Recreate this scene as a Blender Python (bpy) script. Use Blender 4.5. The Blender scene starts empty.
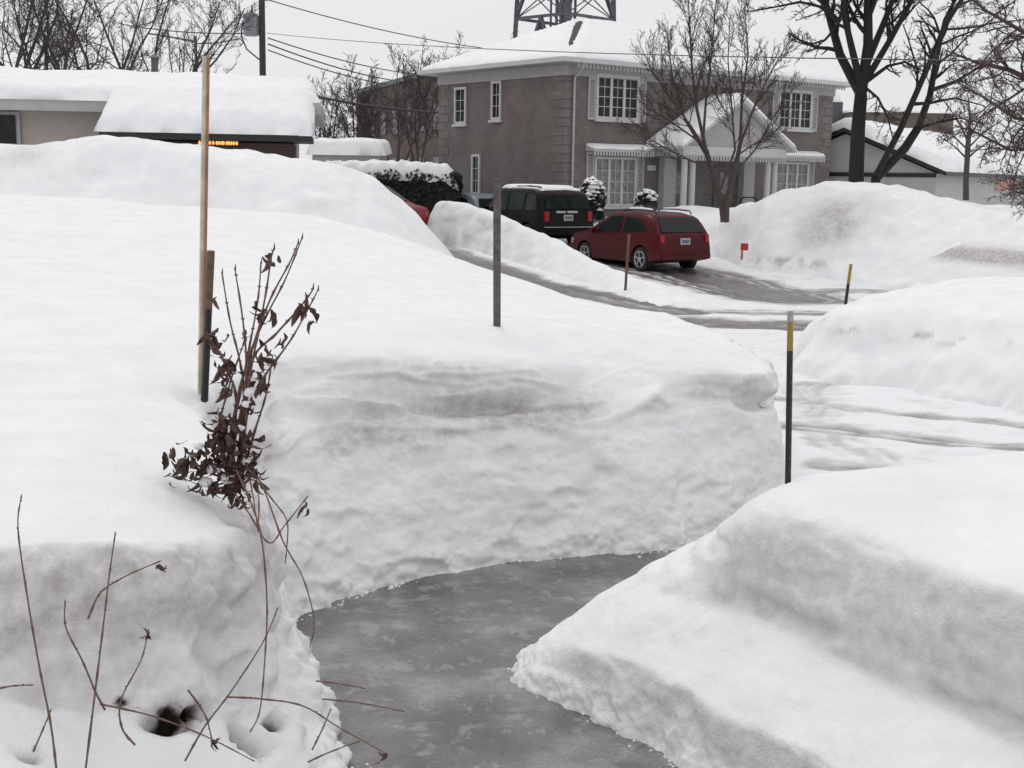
import bpy, bmesh, math, random
import numpy as np
from math import radians, sin, cos, atan, pi, sqrt
from mathutils import Vector, Matrix
random.seed(7)
S = bpy.context.scene
COL = S.collection
# ---------------------------------------------------------------- camera
F = 1250.0; PITCH = atan(208/1250); ROLL = radians(0.9); CZ = 2.5
cd = bpy.data.cameras.new('camera'); cam = bpy.data.objects.new('camera', cd); COL.objects.link(cam)
cd.sensor_width = 36; cd.lens = 36*F/1024; cd.clip_start = 0.05; cd.clip_end = 3000
cam.matrix_world = Matrix.Translation((0, 0, CZ)) @ Matrix.Rotation(radians(90)-PITCH, 4, 'X') @ Matrix.Rotation(ROLL, 4, 'Z')
S.camera = cam
S.render.resolution_x = 1024; S.render.resolution_y = 768
# ---------------------------------------------------------------- light
W = bpy.data.worlds.new('World'); S.world = W; W.use_nodes = True
nt = W.node_tree; nt.nodes.clear()
SUN_EL = radians(48); SUN_AZ = radians(-25)      # azimuth measured from +y (ahead) towards +x
sky = nt.nodes.new('ShaderNodeTexSky'); sky.sky_type = 'NISHITA'; sky.sun_disc = False
sky.sun_elevation = SUN_EL; sky.sun_rotation = SUN_AZ; sky.air_density = 1.0; sky.dust_density = 4.0
hs = nt.nodes.new('ShaderNodeHueSaturation'); hs.inputs['Saturation'].default_value = 0.10
tc = nt.nodes.new('ShaderNodeTexCoord'); sep = nt.nodes.new('ShaderNodeSeparateXYZ')
rmp = nt.nodes.new('ShaderNodeValToRGB')         # overcast cloud deck: brighter overhead
rmp.color_ramp.elements[0].position = 0.0; rmp.color_ramp.elements[0].color = (8.1, 8.15, 8.3, 1)
rmp.color_ramp.elements[1].position = 0.9; rmp.color_ramp.elements[1].color = (10.4, 10.4, 10.5, 1)
e = rmp.color_ramp.elements.new(0.25); e.color = (8.3, 8.35, 8.5, 1)
mx = nt.nodes.new('ShaderNodeMix'); mx.data_type = 'RGBA'; mx.inputs['Factor'].default_value = 0.93
bg = nt.nodes.new('ShaderNodeBackground'); bg.inputs['Strength'].default_value = 0.1
wo = nt.nodes.new('ShaderNodeOutputWorld')
L = nt.links.new
L(tc.outputs['Generated'], sep.inputs[0]); L(sep.outputs['Z'], rmp.inputs[0])
L(sky.outputs[0], hs.inputs['Color']); L(hs.outputs[0], mx.inputs['A']); L(rmp.outputs[0], mx.inputs['B'])
L(mx.outputs['Result'], bg.inputs['Color']); L(bg.outputs[0], wo.inputs['Surface'])
sl = bpy.data.lights.new('sun', 'SUN'); sl.energy = 0.5; sl.angle = radians(25); sl.color = (1, 0.985, 0.96)
so = bpy.data.objects.new('sun', sl); COL.objects.link(so)
sd = Vector((sin(SUN_AZ)*cos(SUN_EL), cos(SUN_AZ)*cos(SUN_EL), sin(SUN_EL)))
so.rotation_euler = sd.to_track_quat('Z', 'Y').to_euler(); so.location = sd*50
S.view_settings.view_transform = 'Standard'; S.view_settings.look = 'None'
S.view_settings.exposure = 0.0; S.view_settings.gamma = 1; S.view_settings.use_curve_mapping = False

# ---------------------------------------------------------------- helpers
def ray(px, py):
    u = px-512; v = py-384; c, s = cos(ROLL), sin(ROLL)
    u, v = u*c+v*s, -u*s+v*c
    dy = F*cos(PITCH)-v*sin(PITCH)
    return u/dy, (-F*sin(PITCH)-v*cos(PITCH))/dy
def P(px, py, D):
    a, b = ray(px, py); return Vector((a*D, D, CZ+b*D))
def tag(o, label=None, cat=None, group=None, kind=None):
    if label: o['label'] = label
    if cat: o['category'] = cat
    if group: o['group'] = group
    if kind: o['kind'] = kind
    return o
def empty(name, loc, rz=0, label=None, cat=None, group=None):
    o = bpy.data.objects.new(name, None); COL.objects.link(o); o.location = loc; o.rotation_euler = (0, 0, rz)
    o.empty_display_size = 0.2
    return tag(o, label, cat, group)
class MB:
    def __init__(s): s.v = []; s.f = []
    def add(s, vs, fs):
        n = len(s.v); s.v += [tuple(v) for v in vs]; s.f += [tuple(i+n for i in f) for f in fs]; return s
    def box(s, x0, x1, y0, y1, z0, z1):
        v = [(x, y, z) for z in (z0, z1) for y in (y0, y1) for x in (x0, x1)]
        return s.add(v, [(0, 2, 3, 1), (4, 5, 7, 6), (0, 1, 5, 4), (2, 6, 7, 3), (0, 4, 6, 2), (1, 3, 7, 5)])
    def prism(s, pts, a, b, axis='y'):
        n = len(pts)
        def m(p, t): return (p[0], t, p[1]) if axis == 'y' else ((t, p[0], p[1]) if axis == 'x' else (p[0], p[1], t))
        v = [m(p, a) for p in pts]+[m(p, b) for p in pts]
        return s.add(v, [tuple(range(n))[::-1], tuple(range(n, 2*n))]+[(i, (i+1) % n, (i+1) % n+n, i+n) for i in range(n)])
    def tube(s, path, radii, n=6, cap=True):
        path = [Vector(p) for p in path]
        if not hasattr(radii, '__len__'): radii = [radii]*len(path)
        vs = []; up = None
        for i, p in enumerate(path):
            d = (path[min(i+1, len(path)-1)]-path[max(i-1, 0)])
            if d.length < 1e-9: d = Vector((0, 0, 1))
            d.normalize()
            if up is None: up = Vector((1, 0, 0)) if abs(d.x) < 0.8 else Vector((0, 1, 0))
            a = d.cross(up); a.normalize(); b = d.cross(a); up = -b if False else up
            for k in range(n):
                t = 2*pi*k/n; vs.append(p+(a*cos(t)+b*sin(t))*radii[i])
        fs = []
        for i in range(len(path)-1):
            for k in range(n):
                k2 = (k+1) % n; fs.append((i*n+k, i*n+k2, (i+1)*n+k2, (i+1)*n+k))
        if cap and n > 2: fs.append(tuple(range(n))); fs.append(tuple(range((len(path)-1)*n, len(path)*n))[::-1])
        return s.add(vs, fs)
    def bar(s, a, b, w, t=None):
        t = t or w; a = Vector(a); b = Vector(b); d = (b-a).normalized()
        u = d.cross(Vector((0, 0, 1)));
        if u.length < 1e-3: u = Vector((1, 0, 0))
        u.normalize(); v = d.cross(u)
        vs = [p+u*w/2*i+v*t/2*j for p in (a, b) for i, j in ((-1, -1), (1, -1), (1, 1), (-1, 1))]
        return s.add(vs, [(3, 2, 1, 0), (4, 5, 6, 7), (0, 1, 5, 4), (1, 2, 6, 5), (2, 3, 7, 6), (3, 0, 4, 7)])
    def build(s, name, mat, parent=None, smooth=False, bevel=0):
        me = bpy.data.meshes.new(name); me.from_pydata(s.v, [], s.f); me.update()
        me.materials.append(mat)
        if bevel:
            bm = bmesh.new(); bm.from_mesh(me); bmesh.ops.remove_doubles(bm, verts=bm.verts, dist=1e-5)
            bmesh.ops.bevel(bm, geom=bm.edges[:], offset=bevel, segments=2, affect='EDGES', clamp_overlap=True)
            bm.to_mesh(me); bm.free()
        if smooth: me.polygons.foreach_set('use_smooth', [True]*len(me.polygons))
        o = bpy.data.objects.new(name, me); COL.objects.link(o)
        if parent: o.parent = parent
        return o
def copy_tree(o, parent=None):
    c = o.copy(); COL.objects.link(c)
    if parent: c.parent = parent
    for ch in [x for x in bpy.data.objects if x.parent == o]: copy_tree(ch, c)
    return c
# ---- numpy gradient noise
_r = np.random.RandomState(3); _perm = np.concatenate([_r.permutation(256)]*3).astype(np.int32)
_g = _r.normal(size=(256, 3)); _g /= np.linalg.norm(_g, axis=1)[:, None]
def perlin(x, y, z=0):
    x, y, z = np.broadcast_arrays(np.asarray(x, float), y, z)
    xi = np.floor(x).astype(int); yi = np.floor(y).astype(int); zi = np.floor(z).astype(int)
    xf = x-xi; yf = y-yi; zf = z-zi
    f = lambda t: t*t*t*(t*(t*6-15)+10)
    u, v, w = f(xf), f(yf), f(zf); out = 0
    for i in (0, 1):
        for j in (0, 1):
            for k in (0, 1):
                h = _perm[_perm[_perm[(xi+i) & 255]+((yi+j) & 255)]+((zi+k) & 255)]
                g = _g[h]; d = g[..., 0]*(xf-i)+g[..., 1]*(yf-j)+g[..., 2]*(zf-k)
                out = out+d*(u if i else 1-u)*(v if j else 1-v)*(w if k else 1-w)
    return out
def fbm(x, y, z=0, o=4, g=0.5):
    r = 0; a = 1
    for k in range(o): r = r+a*perlin(np.asarray(x)*2**k+k*17.3, np.asarray(y)*2**k+k*5.1, np.asarray(z)*2**k); a *= g
    return r
def sstep(a, b, x): t = np.clip((x-a)/(b-a), 0, 1); return t*t*(3-2*t)
def B(x, y): return 0.06*np.clip(np.asarray(y, float)-30, 0, 14)
# ---------------------------------------------------------------- materials
def newmat(name):
    m = bpy.data.materials.new(name); m.use_nodes = True; t = m.node_tree; t.nodes.clear()
    p = t.nodes.new('ShaderNodeBsdfPrincipled'); o = t.nodes.new('ShaderNodeOutputMaterial'); t.links.new(p.outputs[0], o.inputs[0])
    return m, t, p
def noise_node(t, scale, detail=5, rough=0.55, vec=None, dist=0):
    n = t.nodes.new('ShaderNodeTexNoise'); n.inputs['Scale'].default_value = scale; n.inputs['Detail'].default_value = detail
    n.inputs['Roughness'].default_value = rough; n.inputs['Distortion'].default_value = dist
    if vec is None:
        c = t.nodes.new('ShaderNodeTexCoord'); vec = c.outputs['Object']
    t.links.new(vec, n.inputs['Vector']); return n
def ramp(t, src, stops):
    r = t.nodes.new('ShaderNodeValToRGB'); cr = r.color_ramp
    while len(cr.elements) < len(stops): cr.elements.new(0.5)
    for e, (p, c) in zip(cr.elements, stops): e.position = p; e.color = tuple(c)+(1,) if len(c) == 3 else c
    t.links.new(src, r.inputs[0]); return r
def mixc(t, f, a, b, mode='MIX'):
    m = t.nodes.new('ShaderNodeMix'); m.data_type = 'RGBA'; m.blend_type = mode
    for k, v in (('Factor', f), ('A', a), ('B', b)):
        i = [q for q in m.inputs if q.name == k and q.type == ('VALUE' if k == 'Factor' else 'RGBA')][0]
        if hasattr(v, 'default_value') or hasattr(v, 'links'): t.links.new(v, i)
        else: i.default_value = v if k == 'Factor' else tuple(v)+(1,)
    return [q for q in m.outputs if q.type == 'RGBA'][0]
def bump(t, p, src, strength, dist):
    b = t.nodes.new('ShaderNodeBump'); b.inputs['Strength'].default_value = strength; b.inputs['Distance'].default_value = dist
    t.links.new(src, b.inputs['Height'])
    if p.inputs['Normal'].links: t.links.new(p.inputs['Normal'].links[0].from_socket, b.inputs['Normal'])
    t.links.new(b.outputs[0], p.inputs['Normal'])
def simple(name, col, rough=0.6, var=0.0, scale=8, metal=0, b=0, bd=0.01, col2=None, spec=None, coat=0):
    m, t, p = newmat(name)
    p.inputs['Roughness'].default_value = rough; p.inputs['Metallic'].default_value = metal
    if spec is not None: p.inputs['Specular IOR Level'].default_value = spec
    if coat: p.inputs['Coat Weight'].default_value = coat; p.inputs['Coat Roughness'].default_value = 0.08
    n = noise_node(t, scale)
    c2 = col2 or tuple(min(1, c*(1+var)) for c in col); c1 = tuple(c*(1-var) for c in col) if not col2 else col
    r = ramp(t, n.outputs[0], [(0.35, c1), (0.65, c2)]); t.links.new(r.outputs[0], p.inputs['Base Color'])
    if b: bump(t, p, n.outputs[0], b, bd)
    return m
M = {}
def snow_mat(name, fine=1.0, dirt_shade_col=(0.34, 0.305, 0.29)):
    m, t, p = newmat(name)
    a = t.nodes.new('ShaderNodeAttribute'); a.attribute_name = 'dirt_shade'  # attribute holds real dirt plus shade painted onto steep cut faces
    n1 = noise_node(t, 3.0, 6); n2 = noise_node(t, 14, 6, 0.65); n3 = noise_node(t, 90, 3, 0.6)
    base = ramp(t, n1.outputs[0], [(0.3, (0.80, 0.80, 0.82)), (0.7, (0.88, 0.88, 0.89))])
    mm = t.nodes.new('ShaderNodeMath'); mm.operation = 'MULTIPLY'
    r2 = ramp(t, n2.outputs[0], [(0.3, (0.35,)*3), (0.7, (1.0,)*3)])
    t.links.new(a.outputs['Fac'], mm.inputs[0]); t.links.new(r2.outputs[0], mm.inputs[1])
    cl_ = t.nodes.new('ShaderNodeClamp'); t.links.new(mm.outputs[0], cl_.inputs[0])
    c = mixc(t, cl_.outputs[0], base.outputs[0], dirt_shade_col)
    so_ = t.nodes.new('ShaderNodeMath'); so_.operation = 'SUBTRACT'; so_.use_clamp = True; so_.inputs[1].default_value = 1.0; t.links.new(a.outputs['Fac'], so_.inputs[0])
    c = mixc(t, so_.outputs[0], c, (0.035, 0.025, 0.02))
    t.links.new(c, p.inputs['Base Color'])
    p.inputs['Roughness'].default_value = 0.85; p.inputs['Specular IOR Level'].default_value = 0.25
    bump(t, p, n2.outputs[0], 0.35*fine, 0.03); bump(t, p, n3.outputs[0], 0.55*fine, 0.008)
    return m
M['snow'] = snow_mat('snow'); M['snow_far'] = snow_mat('snow_far', 0.6)
# ice / wet path
m, t, p = newmat('ice'); n1 = noise_node(t, 1.6, 8, 0.6); n2 = noise_node(t, 7, 9, 0.72, dist=0.3); n3 = noise_node(t, 60, 4)
base = ramp(t, n1.outputs[0], [(0.36, (0.095, 0.089, 0.086)), (0.5, (0.16, 0.151, 0.148)), (0.62, (0.26, 0.25, 0.247))])
w = ramp(t, n2.outputs[0], [(0.54, (0,)*3), (0.60, (1,)*3)])
mw = t.nodes.new('ShaderNodeMath'); mw.operation = 'MULTIPLY'; mw.inputs[1].default_value = 0.55; t.links.new(w.outputs[0], mw.inputs[0])
c = mixc(t, mw.outputs[0], base.outputs[0], (0.36, 0.35, 0.345))
sp = ramp(t, n3.outputs[0], [(0.3, (0.8,)*3), (0.7, (1.12,)*3)]); c = mixc(t, 1.0, c, sp.outputs[0], 'MULTIPLY')
t.links.new(c, p.inputs['Base Color'])
rr = ramp(t, n2.outputs[0], [(0.35, (0.12,)*3), (0.65, (0.38,)*3)]); t.links.new(rr.outputs[0], p.inputs['Roughness'])
bump(t, p, n2.outputs[0], 0.5, 0.02); bump(t, p, n3.outputs[0], 0.4, 0.006); M['ice'] = m
# road: packed snow over wet asphalt, 'slush' attribute = bare/wet share
m, t, p = newmat('road'); a = t.nodes.new('ShaderNodeAttribute'); a.attribute_name = 'slush'
n1 = noise_node(t, 2.2, 8, 0.65); n2 = noise_node(t, 12, 6, 0.6)
ad = t.nodes.new('ShaderNodeMath'); ad.operation = 'ADD'; ad.inputs[1].default_value = -0.5; t.links.new(n1.outputs[0], ad.inputs[0])
a2 = t.nodes.new('ShaderNodeMath'); a2.operation = 'MULTIPLY_ADD'; a2.inputs[1].default_value = 0.9
t.links.new(ad.outputs[0], a2.inputs[0]); t.links.new(a.outputs['Fac'], a2.inputs[2])
c = ramp(t, a2.outputs[0], [(0.08, (0.80, 0.80, 0.82)), (0.35, (0.56, 0.55, 0.55)), (0.62, (0.24, 0.225, 0.215)), (0.95, (0.12, 0.112, 0.108))])
t.links.new(c.outputs[0], p.inputs['Base Color'])
rr = ramp(t, a2.outputs[0], [(0.3, (0.85,)*3), (0.8, (0.35,)*3)]); t.links.new(rr.outputs[0], p.inputs['Roughness'])
bump(t, p, n2.outputs[0], 0.5, 0.03); M['road'] = m
# ---------------------------------------------------------------- terrain
def axis(*segs):
    out = [segs[0][0]]
    for a, b, s in segs:
        n = max(1, int(round((b-a)/s))); out += list(np.linspace(a, b, n+1)[1:])
    return np.array(out)
def cdist(X, Y, C):
    """distance to closed contour, z at nearest point, inside mask"""
    C = np.array(C, float); N = len(C); best = np.full(X.shape, 1e9); zn = np.zeros(X.shape); ins = np.zeros(X.shape, bool)
    for i in range(N):
        a = C[i]; b = C[(i+1) % N]; d = b-a; l2 = d[0]**2+d[1]**2+1e-12
        t = np.clip(((X-a[0])*d[0]+(Y-a[1])*d[1])/l2, 0, 1)
        q = (X-a[0]-t*d[0])**2+(Y-a[1]-t*d[1])**2
        m_ = q < best; best = np.where(m_, q, best); zn = np.where(m_, a[2]+t*d[2], zn)
        c = ((a[1] > Y) != (b[1] > Y)) & (X < d[0]*(Y-a[1])/((d[1] if d[1] else 1e-12))+a[0]); ins ^= c
    return np.sqrt(best), zn, ins
def tps(pts):
    pts = np.array(pts, float); n = len(pts); xy = pts[:, :2]
    r = np.sqrt(((xy[:, None]-xy[None])**2).sum(-1)); K = r  # linear kernel
    A = np.zeros((n+3, n+3)); A[:n, :n] = K; A[:n, n] = 1; A[:n, n+1:] = xy; A[n:, :n] = A[:n, n:].T
    w = np.linalg.solve(A, np.concatenate([pts[:, 2], [0, 0, 0]]))
    def f(X, Y):
        o = w[n]+w[n+1]*X+w[n+2]*Y
        for i in range(n): o = o+w[i]*np.sqrt((X-xy[i, 0])**2+(Y-xy[i, 1])**2)
        return o
    return f
HOLES = [(176, 716, .05, .16), (160, 724, .03, .10), (196, 708, .035, .12), (255, 744, .055, .18), (272, 728, .03, .10), (238, 730, .03, .10), (29, 752, .03, .10), (120, 700, .025, .05)]
def bank(name, xs, ys, contours, H, R, mat, disp=1.0, dirt_shade_fn=None, sm=2, soft=12, softz=(0.2, 0.8), holes=(), fine=None, rough=1.0, lump=0.03, strata=0.03, edge=0.05, label=None):
    X, Y = np.meshgrid(xs, ys)
    wx = X+edge*(fbm(X*2.3, Y*2.3, 3.1, 3, 0.6)*1.7); wy = Y+edge*(fbm(X*2.3, Y*2.3, 9.7, 3, 0.6)*1.7)
    sx = X+edge*1.4*fbm(X*1.3, Y*1.3, 3.1, 2, 0.5); sy = Y+edge*1.4*fbm(X*1.3, Y*1.3, 9.7, 2, 0.5)
    D = [cdist(wx if i == 0 else sx, wy if i == 0 else sy, c) for i, c in enumerate(contours)]
    Z = np.where(True, D[0][1]-D[0][0]*2.0, 0)
    for i in range(len(D)):
        d0, z0, in0 = D[i]
        if i+1 < len(D):
            d1, z1, in1 = D[i+1]; s = d0/(d0+d1+1e-9)
            if i == 0: s = s**0.8
            Z = np.where(in0, z0+(z1-z0)*s, Z)
        else:
            h = H(X, Y) if callable(H) else H
            Z = np.where(in0, z0+(h-z0)*sstep(-0.35*R, R, d0)*np.clip(d0/(0.15*R), 0, 1), Z)
    def blur(Z, n):
        for k in range(n):
            Q = np.pad(Z, 1, mode='edge')
            Z = (Q[1:-1, 1:-1]*4+2*(Q[:-2, 1:-1]+Q[2:, 1:-1]+Q[1:-1, :-2]+Q[1:-1, 2:])+Q[:-2, :-2]+Q[2:, 2:]+Q[:-2, 2:]+Q[2:, :-2])/16
        return Z
    Z = blur(Z, sm); Zs = blur(Z, soft); wS = sstep(softz[0], softz[1], Z-B(X, Y)); Z = Z*(1-wS)+Zs*wS
    # large soft undulation
    Z = Z+lump*fbm(X*0.9, Y*0.9, 1.5, 3)*np.where(D[0][2], sstep(0, 0.5, D[0][0]), 0)
    gy, gx = np.gradient(Z, ys, xs); sl = np.sqrt(gx*gx+gy*gy); nl = np.sqrt(1+sl*sl)
    nx, ny, nz = -gx/nl, -gy/nl, 1/nl
    def dfun(X, Y, Z, sl, hi):
        st = sstep(0.3, 1.5, sl); near = min(disp, 1.0)
        d = (0.004*near)*fbm(X*9, Y*9, Z*9, 3)+(0.02*(disp-near))*fbm(X*1.7, Y*1.7, Z*1.7, 3)
        if disp > 1: return d+st*disp*(strata*fbm(X*1.1+3, Y*1.1, Z*3, 3)+.016*fbm(X*2.6, Y*2.6, Z*2.6, 2)+.018*np.abs(fbm(X*2.2, Y*2.2, Z*3.5, 2)))
        wall = (Y > 6.6)*(X < 2.6)*1.0 if big else 0.0*X
        up = sstep(.72, .92, Z)*wall
        led = sstep(-.10, .12, fbm(X*.55+5, Y*.55, Z*5.5+.9*fbm(X*1.1, Y*1.1, 5, 2), 3, .5))-.5
        d = d+st*(.05*led*up+strata*.9*fbm(X*1.4+3, Y*1.4, Z*4, 3)+rough*.034*fbm(X*3.0, Y*3.0, Z*3.6, 4 if hi else 2)+rough*.030*np.maximum(0, fbm(X*2.2+8, Y*2.2, Z*2.6, 3))-rough*.035*sstep(.12, .34, fbm(X*1.9+20, Y*1.9, Z*3.4, 3)))
        pw = sstep(.15, .7, sl)*(1-up*.6)
        if hi: d = d+rough*pw*(.028*np.abs(fbm(X*4.5, Y*4.5, Z*4.5, 3))+.007*np.abs(perlin(X*19, Y*19, Z*19))+.004*np.abs(perlin(X*37, Y*37, Z*37))*sstep(-.1, .2, fbm(X*2, Y*2, Z*2, 2)))
        ft = sstep(.30, .02, Z)*sstep(.1, .6, sl)*near
        if hi: d = d+ft*(.05*np.abs(fbm(X*6, Y*6, Z*6, 3, .6))+.018*np.abs(perlin(X*22, Y*22, Z*22)))
        if rough < 1:
            zg = .66+.05*fbm(X*1.7, Y*1.7, 1, 3); d = d-.05*st*np.exp(-((Z-zg)/.035)**2)*sstep(-.3, .1, fbm(X*1.4, Y*1.4, 3, 2))+.05*sstep(.2, .6, sl)*np.maximum(0, fbm(X*3.3, Y*3.3, Z*3.3+4, 3))*np.exp(-((Z-.5)/.12)**2)
        if big:
            d = d+(Y < 5.6)*st*(.13*fbm(X*2.4, Y*2.4+3, Z*2.8, 3)+.10*np.abs(fbm(X*4, Y*4, Z*4.4, 2))+.03*fbm(X*11, Y*11, Z*11, 2))
            zr = 0.98+0.05*np.sin(X*2.1)-0.03*X+0.06*fbm(X*1.6, Y*1.6, 2, 3)
            am = sstep(-.15, .25, fbm(X*1.1, Y*1.1, 7, 3)+.16)*wall*st
            d = d-0.12*am*np.exp(-((Z-zr)/0.045)**2)+0.035*st*wall*np.exp(-((Z-zr-.15)/.08)**2)
        return d
    big = bool(holes)
    d = dfun(X, Y, Z, sl, False)
    if holes: d = d-.07*np.exp(-((X+1.72)**2+(Y-6.85)**2)/.02)
    VX, VY, VZ = X+nx*d, Y+ny*d, Z+nz*d
    base = B(VX, VY)
    VZ = VZ+base*0
    keep = VZ > base-0.15
    if fine: keep &= ~((X > fine[0]+.02) & (X < fine[1]-.02) & (Y > fine[2]+.02) & (Y < fine[3]-.02))
    ny_, nx_ = X.shape; idx = np.arange(nx_*ny_).reshape(ny_, nx_)
    k = keep[:-1, :-1] & keep[1:, :-1] & keep[:-1, 1:] & keep[1:, 1:] if fine else keep[:-1, :-1] | keep[1:, :-1] | keep[:-1, 1:] | keep[1:, 1:]
    q = np.stack([idx[:-1, :-1], idx[:-1, 1:], idx[1:, 1:], idx[1:, :-1]], -1)[k]
    used = np.zeros(nx_*ny_, bool); used[q.ravel()] = True; rm = np.cumsum(used)-1
    co = np.stack([VX.ravel(), VY.ravel(), VZ.ravel()], 1)[used]; q = rm[q]
    me = grid_mesh(name, co, q)
    dirt_shade = dirt_shade_fn(VX, VY, VZ, sl, D) if dirt_shade_fn else np.zeros_like(VX)
    at = me.attributes.new('dirt_shade', 'FLOAT', 'POINT'); at.data.foreach_set('value', np.clip(dirt_shade, 0, 1).ravel()[used].astype(np.float32))
    me.materials.append(mat)
    o = bpy.data.objects.new(name, me); COL.objects.link(o); o['kind'] = 'structure'
    if fine:
        x0, x1, y0, y1, vs = fine; fx = np.arange(x0, x1+vs, vs); fy = np.arange(y0, y1+vs, vs)
        ix = np.clip(np.searchsorted(xs, fx)-1, 0, len(xs)-2); iy = np.clip(np.searchsorted(ys, fy)-1, 0, len(ys)-2)
        tx = ((fx-xs[ix])/(xs[ix+1]-xs[ix]))[None]; ty = ((fy-ys[iy])/(ys[iy+1]-ys[iy]))[:, None]
        Zf = (Z[np.ix_(iy, ix)]*(1-tx)+Z[np.ix_(iy, ix+1)]*tx)*(1-ty)+(Z[np.ix_(iy+1, ix)]*(1-tx)+Z[np.ix_(iy+1, ix+1)]*tx)*ty
        Zf = np.maximum(Zf, -.08); FX, FY = np.meshgrid(fx, fy); n = FX.size; idx = np.arange(n).reshape(FX.shape)
        co = np.concatenate([np.stack([FX.ravel(), FY.ravel(), Zf.ravel()], 1), np.stack([FX.ravel(), FY.ravel(), np.full(n, -.35)], 1)])
        q = np.stack([idx[:-1, :-1], idx[:-1, 1:], idx[1:, 1:], idx[1:, :-1]], -1).reshape(-1, 4); sd_ = []
        for L_ in (idx[0], idx[:, -1], idx[-1][::-1], idx[:, 0][::-1]):
            a, c = L_[:-1], L_[1:]; sd_.append(np.stack([a+n, c+n, c, a], 1))
        m0 = grid_mesh('tmp', co, np.concatenate([q, q[:, ::-1]+n]+sd_)); to = bpy.data.objects.new('tmp', m0); COL.objects.link(to)
        md = to.modifiers.new('r', 'REMESH'); md.mode = 'VOXEL'; md.voxel_size = vs; md.use_smooth_shade = True
        bpy.context.view_layer.update(); dg = bpy.context.evaluated_depsgraph_get(); nm = bpy.data.meshes.new_from_object(to.evaluated_get(dg)); bpy.data.objects.remove(to)
        nv = len(nm.vertices); co = np.empty(nv*3, np.float32); nm.vertices.foreach_get('co', co); co = co.reshape(-1, 3).astype(float)
        no = np.empty(nv*3, np.float32); nm.vertices.foreach_get('normal', no); no = no.reshape(-1, 3).astype(float)
        X_, Y_, Z_ = co.T; s2 = np.sqrt(np.clip(1-no[:, 2]**2, 0, 1))/np.clip(no[:, 2], .12, 1); s2 = np.clip(s2, 0, 4)
        border = np.minimum(np.minimum(X_-x0, x1-X_), np.minimum(Y_-y0, y1-Y_)); dd = dfun(X_, Y_, Z_, s2*1.0, True)*sstep(-.01, .04, border)
        dt = dirt_shade_fn(X_, Y_, Z_, s2, None) if dirt_shade_fn else 0*X_
        if holes:
            dd = dd-.07*np.exp(-((X_+1.72)**2+(Y_-6.85)**2)/.02)
            dep = Y_*cos(PITCH)-(Z_-CZ)*sin(PITCH)
            u_ = F*X_/dep; v_ = F*(-(Z_-CZ)*cos(PITCH)-Y_*sin(PITCH))/dep; c_, s_ = cos(ROLL), sin(ROLL); pu = 512+u_*c_-v_*s_; pv = 384+u_*s_+v_*c_
            for hx, hy, hr, hd in holes:
                m_ = ((pu-hx)**2+(pv-hy)**2 < 16) & (no[:, 2] > -.2)
                if not m_.any(): continue
                k_ = np.where(m_)[0][np.argmin(dep[m_])]; h = co[k_]
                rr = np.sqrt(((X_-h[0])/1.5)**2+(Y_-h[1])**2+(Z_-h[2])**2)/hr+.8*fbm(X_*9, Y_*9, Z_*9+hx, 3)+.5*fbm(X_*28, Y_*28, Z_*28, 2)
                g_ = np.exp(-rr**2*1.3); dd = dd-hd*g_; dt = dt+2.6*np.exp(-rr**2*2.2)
        co = co+no*dd[:, None]; nm.vertices.foreach_set('co', co.ravel().astype(np.float32)); nm.update()
        at = nm.attributes.new('dirt_shade', 'FLOAT', 'POINT'); at.data.foreach_set('value', np.clip(dt, 0, 2).astype(np.float32)); nm.materials.clear(); nm.materials.append(mat)
        nm.polygons.foreach_set('use_smooth', np.ones(len(nm.polygons), bool))
        nm.name = name; fo_ = bpy.data.objects.new(name, nm); COL.objects.link(fo_); fo_['kind'] = 'structure'
    if label: o['label'] = label
    return o, (xs, ys, VZ)
def grid_mesh(name, co, q):
    me = bpy.data.meshes.new(name); me.vertices.add(len(co)); me.vertices.foreach_set('co', co.ravel().astype(np.float32))
    me.loops.add(q.size); me.loops.foreach_set('vertex_index', q.ravel().astype(np.int32))
    me.polygons.add(len(q)); me.polygons.foreach_set('loop_start', np.arange(0, q.size, 4, dtype=np.int32))
    me.polygons.foreach_set('use_smooth', np.ones(len(q), bool)); me.update(calc_edges=True); me.validate(); return me
def sheet(name, xs, ys, zf, mat, attr=None, label=None):
    X, Y = np.meshgrid(xs, ys); Z = zf(X, Y); ny_, nx_ = X.shape; idx = np.arange(nx_*ny_).reshape(ny_, nx_)
    q = np.stack([idx[:-1, :-1], idx[:-1, 1:], idx[1:, 1:], idx[1:, :-1]], -1).reshape(-1, 4)
    me = grid_mesh(name, np.stack([X.ravel(), Y.ravel(), Z.ravel()], 1), q); me.materials.append(mat)
    if attr:
        at = me.attributes.new(attr[0], 'FLOAT', 'POINT'); at.data.foreach_set('value', np.clip(attr[1](X, Y), 0, 1).ravel().astype(np.float32))
    o = bpy.data.objects.new(name, me); COL.objects.link(o); o['kind'] = 'structure'
    if label: o['label'] = label
    return o
def ground_at(g, x, y):
    xs, ys, Z = g; i = min(max(np.searchsorted(xs, x), 0), len(xs)-1); j = min(max(np.searchsorted(ys, y), 0), len(ys)-1); return float(Z[j, i])

# snow field to the horizon
sheet('snow_ground', axis((-900, -60, 120), (-60, 60, 4), (60, 900, 120)), axis((-60, 0, 20), (0, 60, 2), (60, 900, 120)),
      lambda X, Y: B(X, Y)-0.08, M['snow_far'])
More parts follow.
